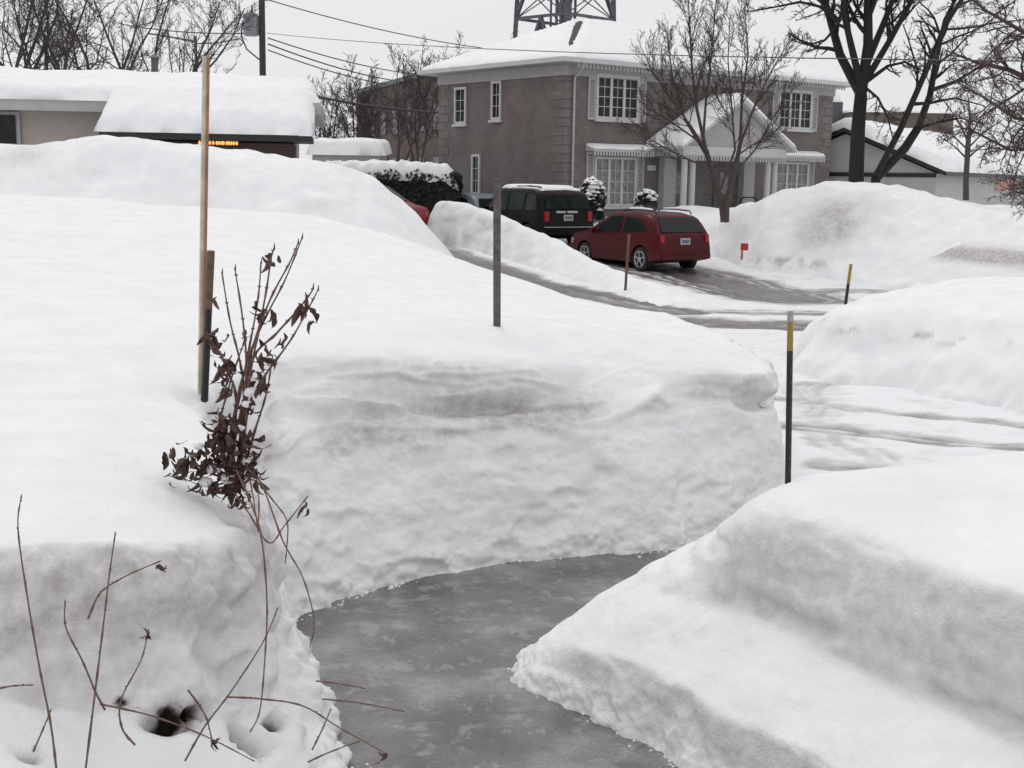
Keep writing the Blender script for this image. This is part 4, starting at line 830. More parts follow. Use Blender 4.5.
GM_ = 'bare trees before the dark brick block'
for i, (px, D_, h, l, sp) in enumerate(((324, 58, 5.6, 'thin bare tree just right of the bungalow roof edge', .18), (349, 60, 5.6, 'slim bare tree left of the dark brick block corner', .2), (372, 62, 6.6, 'bare tree before the left end of the dark brick block', .3), (398, 60, 6.8, 'spreading bare tree before the middle of the dark brick block', .4), (420, 62, 7.0, 'tall bare tree before the right half of the dark brick block', .3), (440, 58, 6.8, 'bare tree nearest the left wall of the brick house', .3))):
    wild('bare_tree', px, 165, D_, h, .13, l, 50+i, rr_.uniform(-.1, .1), nb=(10, 8, 5), group=GM_, spread=sp, stems=4, minr=.010, trunk=.22)
wild('bare_tree', 478, 150, 75, 9.5, .12, 'bare tree top showing just above the left end of the house roof', 71, 0, nb=(7, 4), spread=.25, stems=4, minr=.014)
# ================================================================ evergreen shrubs with snow caps
def shrub(name, c, rx, ry, rz, label, seed, nleaf=2600, snow=.35, cat='shrub', lsz=.06, group=None, capt=.12):
    rg = np.random.RandomState(seed); e_ = empty(name, c, 0, label, cat, group)
    u = rg.normal(size=(nleaf, 3)); u /= np.linalg.norm(u, axis=1)[:, None]; u[:, 2] = np.abs(u[:, 2])*1.0-(rg.rand(nleaf) < .35)*.55
    rad = .72+.28*rg.rand(nleaf)**.5+.22*fbm(u[:, 0]*2.2+seed, u[:, 1]*2.2, u[:, 2]*2.2, 3)
    p = u*rad[:, None]*np.array([rx, ry, rz])+np.array([0, 0, rz*.55])
    m_ = MB(); sn = MB()
    for i in range(nleaf):
        q = Vector(p[i]); n_ = Vector(rg.normal(size=3)).normalized(); t_ = n_.orthogonal().normalized(); b_ = n_.cross(t_); s_ = lsz*rg.uniform(.6, 1.5)
        top_ = u[i, 2] > -.2 and rg.rand() < snow*(.10+.35*max(0, u[i, 2]))*(1.6 if float(perlin(u[i, 0]*3, u[i, 1]*3, u[i, 2]*3+seed)) > .02 else .25)
        if top_:
            s_ *= 1.5; sn.add([q+Vector((-s_, -s_, 0)), q+Vector((s_, -s_, 0)), q+Vector((s_, s_, -.02)), q+Vector((-s_, s_, -.02)), q+Vector((0, 0, s_*.9))], [(0, 1, 4), (1, 2, 4), (2, 3, 4), (3, 0, 4), (3, 2, 1, 0)])
        else: m_.add([q+t_*s_, q+b_*s_*.5, q-t_*s_, q-b_*s_*.5], [(0, 1, 2, 3)])
    core = []; 
    m_.build('foliage', M['evergreen'], e_)
    s2 = MB(); s2.tube([(0, 0, -.2), (0, 0, rz*.9)], [.08, .03], 6); s2.build('stem', M['bark'], e_)
    core = bpy.data.meshes.new('inner_branches'); bm = bmesh.new(); bmesh.ops.create_icosphere(bm, subdivisions=3, radius=1)
    for v in bm.verts:
        f_ = .80+.25*float(fbm(v.co.x*2.2+seed, v.co.y*2.2, v.co.z*2.2, 3)); v.co = Vector((v.co.x*rx*f_, v.co.y*ry*f_, max(v.co.z, -.5)*rz*f_+rz*.55))
    bm.to_mesh(core); bm.free(); core.materials.append(M['evergreen']); o = bpy.data.objects.new('inner_branches', core); COL.objects.link(o); o.parent = e_
    if sn.v: sn.build('snow_clumps', M['snow_far'], e_)
    return e_
shrub('upright_shrub', P(591, 222, 39.2), .42, .42, .88, 'upright dark evergreen flecked with snow between the black car and the house', 1, 3200, .38, lsz=.055)
shrub('round_shrub', P(646, 206, 41.0), .36, .36, .33, 'small round snow dusted evergreen ball under the right edge of the front window', 2, 1500, .45, lsz=.04)
# hedge by the left driveway: long clipped mass with a thick snow cap
hg = empty('evergreen_hedge', (-3.35, 43.2, .78), 0, 'dark evergreen hedge with thick snow cap beside the driveway, left of the house', 'hedge')
rg = np.random.RandomState(9); lf = MB(); HX0, HX1, HYW, HT = -3.2, 1.40, 1.3, 1.72
def hprof(x): return HT*(1+.10*float(perlin(x*1.1, 0.3, 5)))-.09*(x+2.7)*0
for i in range(9000):
    x = rg.uniform(HX0, HX1); s_ = rg.randint(3)
    if s_ == 0: y = -HYW/2; z = rg.uniform(0, hprof(x)); n_ = Vector((0, -1, 0))
    elif s_ == 1: y = rg.uniform(-HYW/2, HYW/2); z = hprof(x); n_ = Vector((0, 0, 1))
    else: x = HX1; y = rg.uniform(-HYW/2, HYW/2); z = rg.uniform(0, hprof(x)); n_ = Vector((1, 0, 0))
    b_ = .16*float(perlin(x*2.5, y*2.5, z*2.5))
    q = Vector((x, y, z))+n_*(b_+rg.uniform(-.08, .08)); n2 = (n_+Vector(rg.normal(size=3))*.8).normalized(); t_ = n2.orthogonal().normalized(); c_ = n2.cross(t_); k_ = rg.uniform(.04, .10)
    lf.add([q+t_*k_, q+c_*k_*.5, q-t_*k_, q-c_*k_*.5], [(0, 1, 2, 3)])
lf.build('foliage', M['evergreen'], hg)
ib = MB(); ib.box(HX0+.08, HX1-.1, -HYW/2+.1, HYW/2-.1, -.3, HT-.14); ib.build('inner_branches', M['evergreen'], hg)
roof_snow('snow_cap', hg, HX0-.1, HX1+.05, -HYW/2-.02, HYW/2+.1, lambda X, Y: HT-.02+.1*perlin(X*1.1, .3+0*X, 5)-.25*np.clip(np.abs(Y)/.75, 0, 1)**3-.35*sstep(.9, 1.5, X)+.16*fbm(X*3, Y*3, 2, 4), .42, .06, rad=.4, seed=12)
# ================================================================ cars
def interp(tab, x):
    xs_, ys_ = zip(*tab); return float(np.interp(x, xs_, ys_))
def car(name, loc, head, L_, Wd, bodym, top, belt, bottom, tumble, label, wheels, wr, rear_win, side_wins, front_from, snow_roof=0, rails=True, rear_extra=None, lights=None):
    """local x: 0 at the rear bumper to L_ at the front, y: to the car's left, z up"""
    e_ = empty(name, loc, head, label, 'car')
    def hwid(x, z):
        t_ = x/L_; w_ = Wd/2*(1-.10*max(0, (t_-.80)/.20)**2.2-.055*max(0, (.09-t_)/.09)**1.6)
        tp_ = interp(top, x); bl = min(interp(belt, x), tp_-.02)
        if z <= bl:
            k = max(0, (.42-z)/.3) if z < .42 else 0
            return w_*(1-.07*min(1, k)**2-.015*max(0, (z-.62))/.35)
        f_ = min(1, (z-bl)/max(.02, (interp([(0, 1), (1, 1)], 0)*max(a for _, a in top)-interp(belt, x)))); return w_*(.985-tumble*f_)
    xs_ = sorted(set([0, .02, .05, .09, .14, .2, .28, .36, .45]+[.45+(L_-.45)*i/44 for i in range(45)]+[L_-.02, L_-.05, L_-.1])); rings = []
    for x in xs_:
        tp_ = interp(top, x); bt = interp(bottom, x); bl = min(interp(belt, x), tp_-.02); ring = []
        zl = [bt, bt+.03, bt+.10, bt+(bl-bt)*.35, bt+(bl-bt)*.55, bt+(bl-bt)*.75, bl-.04, bl]
        zh = [bl+(tp_-bl)*k for k in (.03, .35, .7, .88)]
        ring.append((0, bt)); ring.append((hwid(x, bt+.05)*.88, bt))
        for z in zl[1:]: ring.append((hwid(x, z), z))
        for z in zh: ring.append((hwid(x, z), z))
        wt = hwid(x, zh[-1]); ring.append((wt*.955, bl+(tp_-bl)*.965)); ring.append((wt*.85, tp_)); ring.append((wt*.45, tp_+.018)); ring.append((0, tp_+.025))
        rings.append((x, ring))
    m_ = MB(); n = len(rings[0][1]); vs = []; full = 2*n-2
    for x, r_ in rings:
        pts = [(y, z) for y, z in r_]+[(-y, z) for y, z in r_[-2:0:-1]]
        vs += [(x, y, z) for y, z in pts]
    fs = [(i*full+k, (i+1)*full+k, (i+1)*full+(k+1) % full, i*full+(k+1) % full) for i in range(len(rings)-1) for k in range(full)]
    fs += [tuple(range(full)), tuple(range((len(rings)-1)*full, len(rings)*full))[::-1]]
    m_.add(vs, fs); body = m_.build('body', bodym, e_)
    bm = bmesh.new(); bm.from_mesh(body.data); bmesh.ops.recalc_face_normals(bm, faces=bm.faces); bm.to_mesh(body.data); bm.free()
    # wheel arches cut out of the body
    cut = MB()
    for wx in wheels:
        for s_ in (-1, 1):
            c_ = [(wx+(wr+.06)*cos(2*pi*k/28), s_*(Wd/2-.24), wr+(wr+.06)*sin(2*pi*k/28)) for k in range(28)]
            d_ = [(a, s_*(Wd/2+.1), z) for a, _, z in c_]
            if s_ < 0: c_, d_ = d_, c_
            cut.add(c_+d_, [tuple(range(28)), tuple(range(28, 56))[::-1]]+[(k, k+28, (k+1) % 28+28, (k+1) % 28) for k in range(28)])
    co = cut.build('arch_cutter', bodym); bm = bmesh.new(); bm.from_mesh(co.data); bmesh.ops.recalc_face_normals(bm, faces=bm.faces); bm.to_mesh(co.data); bm.free()
    co.parent = e_; md = body.modifiers.new('arch', 'BOOLEAN'); md.operation = 'DIFFERENCE'; md.object = co; md.solver = 'EXACT'
    bpy.context.view_layer.update(); dg = bpy.context.evaluated_depsgraph_get(); nm = bpy.data.meshes.new_from_object(body.evaluated_get(dg)); body.modifiers.clear(); body.data = nm
    bpy.data.objects.remove(co)
    for f in body.data.polygons: f.use_smooth = True
    try: body.data.set_sharp_from_angle(angle=radians(38))
    except Exception: pass
    # glass
    for pts in side_wins:
        for s_ in (-1, 1):
            w_ = MB(); v = [(x, s_*(hwid(x, z)+.008), z) for x, z in pts]; v2 = [(x, s_*(hwid(x, z)-.02), z) for x, z in pts]; k = len(pts)
            w_.add(v+v2, [tuple(range(k)) if s_ < 0 else tuple(range(k))[::-1]]+[(i, (i+1) % k, (i+1) % k+k, i+k) for i in range(k)]); w_.build('side_window', M['carglass'], e_)
    def slab(nm_, pts3, mat_, off, par=e_, th=.012):
        """panel lying on the tailgate / windscreen: pts3 = [(x,y,z)]"""
        pv = [Vector(p) for p in pts3]; nrm = (pv[1]-pv[0]).cross(pv[2]-pv[1]).normalized()
        if nrm.x*(1 if pv[0].x > L_/2 else -1) < 0: nrm = -nrm
        k = len(pv); w_ = MB(); w_.add([p+nrm*off for p in pv]+[p+nrm*(off-th-.02) for p in pv], [tuple(range(k)), tuple(range(k, 2*k))[::-1]]+[(i, (i+1) % k, (i+1) % k+k, i+k) for i in range(k)])
        return w_.build(nm_, mat_, par)
    def xt(z):   # x on the rear outline at height z
        for i in range(len(top)-1):
            (a, za), (b2, zb) = top[i], top[i+1]
            if za <= z <= zb and zb > za: return a+(b2-a)*(z-za)/(zb-za)
        return 0
    z0, z1 = rear_win; wl = hwid(xt(z0)+.05, z0)*.84; wu = hwid(xt(z1)+.2, z1)*.80
    slab('rear_window', [(xt(z0), -wl, z0), (xt(z0), wl, z0), (xt(z1), wu, z1), (xt(z1), -wu, z1)], M['carglass'], .03)
    xf = front_from; zf0 = interp(top, xf[0]); zf1 = interp(top, xf[1])
    slab('windscreen', [(xf[0], -Wd*.40, zf0), (xf[0], Wd*.40, zf0), (xf[1], Wd*.34, zf1), (xf[1], -Wd*.34, zf1)], M['carglass'], .035)
    # wheels
    for wx in wheels:
        for s_ in (-1, 1):
            y_ = s_*(Wd/2-.11); w_ = MB(); w_.tube([(wx, y_-s_*.10, wr), (wx, y_-s_*.10, wr), (wx, y_-s_*.08, wr), (wx, y_+s_*.07, wr), (wx, y_+s_*.095, wr), (wx, y_+s_*.09, wr)], [wr*.5, wr*.94, wr, wr, wr*.94, wr*.64], 28)
            wo = w_.build('wheel', M['tyre'], e_)
            r_ = MB(); yy = y_+s_*.085
            r_.tube([(wx, yy, wr), (wx, yy+s_*.012, wr)], wr*.20, 14)
            for k in range(5):
                a = 2*pi*k/5+.3; d_ = Vector((cos(a), 0, sin(a))); c_ = Vector((wx, yy, wr)); r_.bar(c_+d_*wr*.15, c_+d_*wr*.66, .055, .03)
            ring = [(wx+cos(2*pi*k/24)*wr*.66, yy, wr+sin(2*pi*k/24)*wr*.66) for k in range(25)]; r_.tube(ring, .022, 5, cap=False); r_.build('rim', M['alloy'], wo)
    # mirrors
    mx_ = front_from[0]-.35; mz = interp(belt, mx_)+.06
    for s_ in (-1, 1):
        q = MB(); q.box(mx_-.07, mx_+.05, s_*(Wd/2+.12)-.09, s_*(Wd/2+.12)+.09, mz-.05, mz+.09); q.build('mirror', bodym, e_, bevel=.02)
    # rails
    if rails:
        zr = interp(top, L_*.35)
        for s_ in (-1, 1):
            q = MB(); yr_ = s_*Wd*.33; q.tube([(.55, yr_, zr-.03), (.62, yr_, zr+.05), (1.2, yr_, zr+.075), (1.9, yr_, zr+.06), (2.0, yr_, zr)], .02, 6); ro_ = q.build('roof_rail', M['black'], e_)
            if snow_roof < .01:
                q = MB(); q.tube([(.72, yr_, zr+.085), (1.2, yr_, zr+.105), (1.75, yr_, zr+.09)], [.02, .035, .02], 6); q.build('snow_line', M['snow_far'], ro_)
    # lamps, plate, bumper
    for s_ in (-1, 1):
        (lz0, lz1, lx, lw) = lights
        y1_ = hwid(.06, (lz0+lz1)/2)+.012; q = MB()
        q.prism([(xt(lz0)-.02, y1_-lw), (xt(lz0)-.02, y1_-.02), (lx, y1_), (lx, y1_-.06), (xt(lz1)+.03, y1_-lw)] if s_ > 0 else [(xt(lz0)-.02, -(y1_-lw)), (xt(lz1)+.03, -(y1_-lw)), (lx, -(y1_-.06)), (lx, -y1_), (xt(lz0)-.02, -(y1_-.02))], lz0, lz1, 'z')
        q.build('tail_light', M['tail'], e_, bevel=.006)
        q = MB(); hx = L_-.30; hy = hwid(hx, .68); q.prism([(hx-.25, hy*1.0+.008), (hx+.12, hy*.99), (L_-.06, hy*.74), (hx, hy*.70)] if s_ > 0 else [(hx-.25, -hy-.008), (hx, -hy*.70), (L_-.06, -hy*.74), (hx+.12, -hy*.99)], .60, .74, 'z'); q.build('headlight', M['headlamp'], e_)
        for k in ((front_from[0]+xt(1.0))/2+.1, front_from[0]-1.35+.1):
            q = MB(); q.box(k-.08, k+.08, s_*(hwid(k, .82)+.012)-.012, s_*(hwid(k, .82)+.012)+.012, .80, .835); q.build('door_handle', bodym, e_)
    pz = rear_extra['plate']; xp = min(xt(pz), xt(pz+.15))-.006
    q = MB(); q.box(xp-.012, xp+.02, -.16+rear_extra.get('py', 0), .16+rear_extra.get('py', 0), pz, pz+.17); pl = q.build('number_plate', M['plate'], e_)
    q = MB()
    for k in range(6): q.box(xp-.016, xp-.013, -.125+k*.043+rear_extra.get('py', 0), -.10+k*.043+rear_extra.get('py', 0), pz+.04, pz+.13)
    o = q.build('plate_characters', M['plate_ink'], pl)
    for nm_, (a, b2, c_, d_, dx, mt) in rear_extra.get('bars', {}).items():
        q = MB(); xb = min(xt(c_), xt(d_))-dx; q.box(xb, xb+.06, a, b2, c_, d_); q.build(nm_.split('/')[0], M[mt], e_, bevel=.006)
    return e_, xt, hwid
m, t, p = newmat('car_glass'); p.inputs['Base Color'].default_value = (.012, .018, .019, 1); p.inputs['Roughness'].default_value = .08; p.inputs['Specular IOR Level'].default_value = .2; M['carglass'] = m
M['tyre'] = simple('tyre_rubber', (.014, .014, .014), .8, .3, 12); M['alloy'] = simple('alloy_rim', (.42, .42, .43), .35, .08, 8, metal=.4)
m, t, p = newmat('car_red'); n = noise_node(t, 3, 5); r = ramp(t, n.outputs[0], [(.35, (.058, .0015, .004)), (.7, (.078, .004, .008))])
gz = t.nodes.new('ShaderNodeTexCoord'); sz = t.nodes.new('ShaderNodeSeparateXYZ'); t.links.new(gz.outputs['Object'], sz.inputs[0]); mr = ramp(t, sz.outputs['Z'], [(.15, (1,)*3), (.55, (0,)*3)])
n9 = noise_node(t, 9, 4); mm = t.nodes.new('ShaderNodeMath'); mm.operation = 'MULTIPLY'; t.links.new(mr.outputs[0], mm.inputs[0]); t.links.new(n9.outputs[0], mm.inputs[1])
t.links.new(mixc(t, mm.outputs[0], r.outputs[0], (.075, .04, .038)), p.inputs['Base Color']); p.inputs['Roughness'].default_value = .38; p.inputs['Specular IOR Level'].default_value = .22; p.inputs['Coat Weight'].default_value = .0; p.inputs['Coat Roughness'].default_value = .2; M['car_red'] = m
m, t, p = newmat('car_black'); n = noise_node(t, 4, 5); r = ramp(t, n.outputs[0], [(.35, (.003, .0035, .004)), (.75, (.010, .010, .010))]); t.links.new(r.outputs[0], p.inputs['Base Color']); p.inputs['Roughness'].default_value = .4; p.inputs['Specular IOR Level'].default_value = .16; M['car_black'] = m
M['car_blue'] = simple('pale_blue_grey_paint', (.20, .24, .27), .35, .1, 5)
M['tail'] = simple('red_lamp_glass', (.34, .008, .012), .3); M['headlamp'] = simple('lamp_glass', (.35, .36, .37), .15); M['plate'] = simple('plate_white', (.42, .42, .42), .5); M['plate_ink'] = simple('plate_ink', (.05, .07, .14), .6); M['whitebar'] = simple('white_lettering_strip', (.5, .5, .5), .5)
HD = math.atan2(.854, -.52)
topR = [(0, .50), (.01, .66), (.05, .78), (.09, .97), (.17, 1.07), (.42, 1.40), (.62, 1.49), (1.1, 1.555), (1.9, 1.56), (2.35, 1.52), (3.2, 1.06), (3.45, .98), (4.0, .88), (4.25, .74), (4.33, .55), (4.35, .42)]
beltR = [(0, .95), (.6, 1.02), (2, .96), (3.1, .92), (3.6, .88), (4.35, .8)]; botR = [(0, .34), (.4, .27), (.9, .2), (3.5, .2), (4.1, .22), (4.35, .3)]
rc = P(684, 268, 32.2)
red, xt_, hw_ = car('red_wagon', (rc.x, 32.0, .13), HD, 4.35, 1.78, M['car_red'], topR, beltR, botR, .155, 'dark red hatchback wagon with roof rails parked behind the driveway ridge', (.86, 3.46), .325, (1.05, 1.42),
    [[(.55, 1.07), (.62, 1.17), (1.0, 1.38), (1.62, 1.44), (1.66, 1.0)], [(1.80, 1.0), (1.74, 1.44), (2.28, 1.42), (2.95, 1.08), (3.0, .97)]], (3.2, 2.42), rear_extra={'plate': .74, 'bars': {'bumper': (-.82, .82, .36, .52, .045, 'car_red'), 'rear_wiper': (-.05, .4, 1.10, 1.12, .03, 'black')}}, lights=(.80, 1.0, .22, .14)); red.scale = (.96,)*3
topS = [(0, .52), (.01, .66), (.06, .74), (.09, 1.02), (.14, 1.12), (.30, 1.56), (.42, 1.68), (.9, 1.75), (2.3, 1.745), (2.75, 1.68), (3.4, 1.22), (3.55, 1.12), (4.2, 1.02), (4.48, .86), (4.58, .62), (4.6, .45)]
beltS = [(0, 1.05), (.6, 1.08), (3.3, 1.03), (4.6, .92)]; botS = [(0, .42), (.4, .32), (.9, .27), (3.7, .27), (4.3, .3), (4.6, .36)]
sc = P(569, 236, 36.8)
suv, xt_, hw_ = car('black_suv', (sc.x, 36.6, .40), HD, 4.6, 1.86, M['car_black'], topS, beltS, botS, .14, 'black sport utility vehicle with snow on its roof parked beside the house', (.9, 3.6), .36, (1.18, 1.54),
    [[(.35, 1.14), (.55, 1.56), (1.0, 1.60), (1.02, 1.12)], [(1.14, 1.12), (1.12, 1.61), (1.95, 1.62), (1.98, 1.11)], [(2.08, 1.11), (2.05, 1.62), (2.62, 1.6), (3.15, 1.2), (3.2, 1.1)]], (3.4, 2.82), snow_roof=.1,
    rear_extra={'plate': .84, 'py': .0, 'bars': {'bumper': (-.88, .88, .44, .62, .05, 'car_black'), 'bumper_strip': (-.85, .85, .645, .67, .03, 'shutter'), 'lettering_strip': (-.33, .02, 1.06, 1.12, .035, 'whitebar'), 'lettering_strip/b': (.08, .40, 1.06, 1.12, .035, 'whitebar'), 'brake_lamp': (-.3, .3, 1.60, 1.625, .0, 'tail')}}, lights=(.82, 1.10, .18, .17))
roof_snow('roof_snow', suv, .45, 2.75, -.68, .68, lambda X, Y: 1.735+.03*(1-(Y/.68)**2)-.05*(X < .7), .10, .08, rad=.2, seed=4)
# fuel door / side markers on suv
rb2 = Vector((-2.55, 37.2, .75))
car('red_wagon', (-6.25, 41.3, .6), math.atan2(-.66, .75), 4.2, 1.75, M['car_red2'] if 'car_red2' in M else simple('bright_red_paint', (.20, .012, .016), .4, .1, 4), topR[:-3]+[(4.1, .7), (4.18, .55), (4.2, .42)], [(a, b_) for a, b_ in beltR[:-1]]+[(4.2, .8)], [(a, b_) for a, b_ in botR[:-2]]+[(4.0, .22), (4.2, .3)], .155, 'bright red car almost hidden between the ploughed ridge and the hedge', (.86, 3.3), .325, (1.08, 1.40),
    [[(.55, 1.07), (1.0, 1.38), (1.62, 1.44), (1.66, 1.0)], [(1.80, 1.0), (1.74, 1.44), (2.28, 1.42), (2.95, 1.08), (3.0, .97)]], (3.2, 2.42), rails=False, rear_extra={'plate': .74}, lights=(.80, .99, .22, .14))
car('pale_car', (-.5, 42.4, .42), radians(118), 4.2, 1.72, M['car_blue'], [(a, b_*.93) for a, b_ in topR[:-3]]+[(4.1, .66), (4.18, .52), (4.2, .40)], [(a, b_*.93) for a, b_ in beltR[:-1]]+[(4.2, .75)], [(a, b_) for a, b_ in botR[:-2]]+[(4.0, .22), (4.2, .3)], .155, 'pale blue grey car just visible between the black car and the hedge', (.86, 3.3), .31, (1.02, 1.30),
    [[(.55, 1.0), (1.0, 1.28), (1.62, 1.34), (1.66, .94)], [(1.80, .94), (1.74, 1.34), (2.28, 1.32), (2.95, 1.0), (3.0, .9)]], (3.2, 2.42), rails=False, rear_extra={'plate': .70}, lights=(.76, .92, .22, .14))
# porch clutter: dark patio chairs folded by the door
pc = empty('patio_chair', (0, 0, 0), 0)
pos = house.matrix_basis @ Vector((8.15, -1.0, 0)); pc.location = pos; tag(pc, 'dark garden chair left on the porch under the gable roof', 'chair')
q = MB(); q.tube([(-.3, 0, .45), (-.32, 0, .9), (-.2, 0, 1.0), (.2, 0, 1.0), (.32, 0, .9), (.3, 0, .45)], .03, 6); q.build('back_frame', M['black'], pc)
q = MB(); q.box(-.3, .3, -.45, .02, .42, .47); q.build('seat', M['black'], pc, bevel=.01)
for a in (-.28, .28):
    for b_ in (-.42, 0):
        q = MB(); q.tube([(a, b_, 0), (a, b_, .42)], .02, 6); q.build('leg', M['black'], pc)
# ================================================================ plants in the foreground
def leaf(mb, p, d, L_, w_, rng, curl=1.0):
    """crumpled, curled dead leaf"""
    p = Vector(p); d = Vector(d).normalized(); s_ = d.orthogonal().normalized(); s_.rotate(Matrix.Rotation(rng.uniform(0, 6.28), 3, d)); nn = d.cross(s_)
    rows = []; k = 8; c_ = p.copy(); dd = d.copy()
    for i in range(k+1):
        t_ = i/k; ww = w_*max(.04, sin(pi*min(1, t_*.92+.04))**.8); fold = .55+.5*t_
        rows.append([c_-s_*ww*cos(fold)+nn*ww*sin(fold)+nn*rng.uniform(-.4, .4)*ww, c_+nn*rng.uniform(-.1, .1)*w_, c_+s_*ww*cos(fold)+nn*ww*sin(fold)+nn*rng.uniform(-.4, .4)*ww])
        dd.rotate(Matrix.Rotation(curl*rng.uniform(-.15, .6), 3, s_)); c_ = c_+dd*L_/k
    v = [q for r_ in rows for q in r_]; mb.add(v, [(i*3+j, i*3+j+1, i*3+j+4, i*3+j+3) for i in range(k) for j in (0, 1)])
def smooth_path(pts, n=5):
    out = []; k = len(pts)
    for i in range(k-1):
        p0, p1, p2, p3 = pts[max(i-1, 0)], pts[i], pts[i+1], pts[min(i+2, k-1)]
        for j in range(n):
            t_ = j/n; out.append(.5*((2*p1)+(p2-p0)*t_+(2*p0-5*p1+4*p2-p3)*t_*t_+(3*p1-p0-3*p2+p3)*t_**3))
    return out+[pts[-1]]
def stem(parent, base, pts, D0_, D1_, r0, r1, rng, nodes=True, mat='twig', name='stem'):
    k = len(pts); w3 = [P(x, y, D0_+(D1_-D0_)*i/(k-1))-base for i, (x, y) in enumerate(pts)]
    sp = smooth_path(w3, 6); m_ = MB(); n = len(sp); rad = [r0+(r1-r0)*i/(n-1) for i in range(n)]
    if nodes:
        for i in range(3, n-1, 4): rad[i] *= 1.45
    m_.tube(sp, rad, 6); o = m_.build(name, M[mat], parent, smooth=True); return o, sp
rg = random.Random(77)
pb = P(238, 492, 5.0)
shr = empty('dead_shrub', pb, 0, 'large dead shrub with crumpled brown leaves growing out of the left snow mound', 'shrub')
ST = [([(236, 492), (228, 454), (243, 376), (262, 325), (285, 280), (302, 238)], 5.0, 4.95), ([(234, 490), (229, 454), (242, 384), (257, 306), (261, 263)], 5.02, 5.1), ([(238, 490), (245, 430), (250, 376), (265, 298), (271, 259), (274, 248)], 4.98, 4.9),
      ([(236, 480), (244, 400), (240, 362), (230, 321), (222, 273)], 5.0, 5.1), ([(240, 470), (246, 380), (244, 330), (235, 269)], 5.0, 4.85), ([(240, 480), (248, 410), (262, 380), (290, 341), (306, 313), (318, 290)], 5.0, 4.9),
      ([(238, 470), (249, 368), (277, 333), (296, 312), (310, 294), (313, 288)], 5.0, 5.05), ([(232, 470), (236, 400), (228, 372), (216, 345), (212, 335)], 5.0, 5.05), ([(230, 480), (220, 430), (228, 390), (243, 345)], 4.97, 5.0), ([(240, 485), (252, 440), (266, 395), (272, 360)], 5.02, 5.08),
      ([(228, 465), (244, 398), (252, 350), (270, 300), (290, 262), (298, 243)], 5.05, 5.0)]
for pts, a, b_ in ST:
    o, sp = stem(shr, pb, pts, a, b_, .0062, .0026, rg)
    bd = MB()
    for i in range(len(sp)//2, len(sp)-1, 4):
        for s_ in (-1, 1):
            d_ = Vector((s_*.8, rg.uniform(-.4, .4), .7)).normalized(); bd.tube([sp[i], sp[i]+d_*.011], [.0035, .001], 4)
    bd.tube([sp[-1]-Vector((0, 0, .004)), sp[-1]+Vector((.003, 0, .02))], [.0048, .001], 5)
    bd.build('buds', M['leafdead'], o)
def leafcluster(parent, base, px, py, D_, n, L_, sp_, down=.8):
    m_ = MB()
    for i in range(n):
        p = P(px+rg.gauss(0, sp_), py+rg.gauss(0, sp_*1.1), D_+rg.gauss(0, .03 if sp_ > 1 else .003))-base
        leaf(m_, p, (rg.uniform(-.6, .6), rg.uniform(-.6, .6), -down+rg.uniform(-.3, .5)), L_*rg.uniform(.7, 1.3), L_*.21*rg.uniform(.6, 1.3), rg, 1.0)
    return m_.build('leaves', M['leafdead'], parent)
for px, py, n, L_, s_ in tuple((x, y, int(n*1.5)+1, l*.92, sp) for x, y, n, l, sp in ((274, 258, 3, .10, 3.0), (303, 302, 3, .09, 4), (312, 320, 1, .07, 1), (286, 336, 2, .06, 4.5), (262, 312, 4, .09, 4), (267, 352, 5, .08, 5), (216, 342, 7, .085, 6), (222, 365, 7, .09, 6), (226, 382, 5, .08, 4), (262, 368, 7, .08, 7), (243, 330, 2, .06, 3), (216, 298, 1, .06, 1), (246, 402, 5, .08, 5), (258, 385, 4, .07, 5),
                          (224, 420, 14, .09, 7), (222, 436, 14, .09, 7), (210, 455, 13, .09, 7), (196, 462, 14, .09, 8), (184, 458, 7, .085, 6), (176, 446, 3, .07, 4), (228, 462, 15, .09, 9), (246, 440, 9, .08, 8), (250, 455, 7, .08, 6), (240, 476, 13, .08, 8), (222, 486, 12, .08, 8), (236, 495, 6, .08, 6), (205, 476, 7, .08, 8), (173, 476, 2, .05, 3), (252, 470, 4, .08, 5))):
    leafcluster(shr, pb, px, py, 4.93, n, L_, s_)
M['snow_bit'] = snow_mat('snow_bit', .5)
def blob(parent, base, px, py, D_, r_, nm='snow_clump'):
    me = bpy.data.meshes.new(nm); bm = bmesh.new(); bmesh.ops.create_icosphere(bm, subdivisions=3, radius=r_); c_ = P(px, py, D_)-base; sd_ = px*.1
    for v in bm.verts: v.co = Vector((v.co.x, v.co.y, v.co.z*.7))*(1+.5*float(fbm(v.co.x/r_*1.3+sd_, v.co.y/r_*1.3, v.co.z/r_*1.3, 3)))+c_
    bm.to_mesh(me); bm.free(); me.materials.append(M['snow_bit']); 
    for f in me.polygons: f.use_smooth = True
    o = bpy.data.objects.new(nm, me); COL.objects.link(o)
    if parent: o.parent = parent
    return o
for px, py, r_ in ((251, 392, .028), (247, 404, .02), (214, 468, .03), (206, 482, .028), (228, 478, .03), (198, 446, .02), (240, 428, .018), (247, 462, .02)): blob(shr, pb, px, py, 4.93, r_)
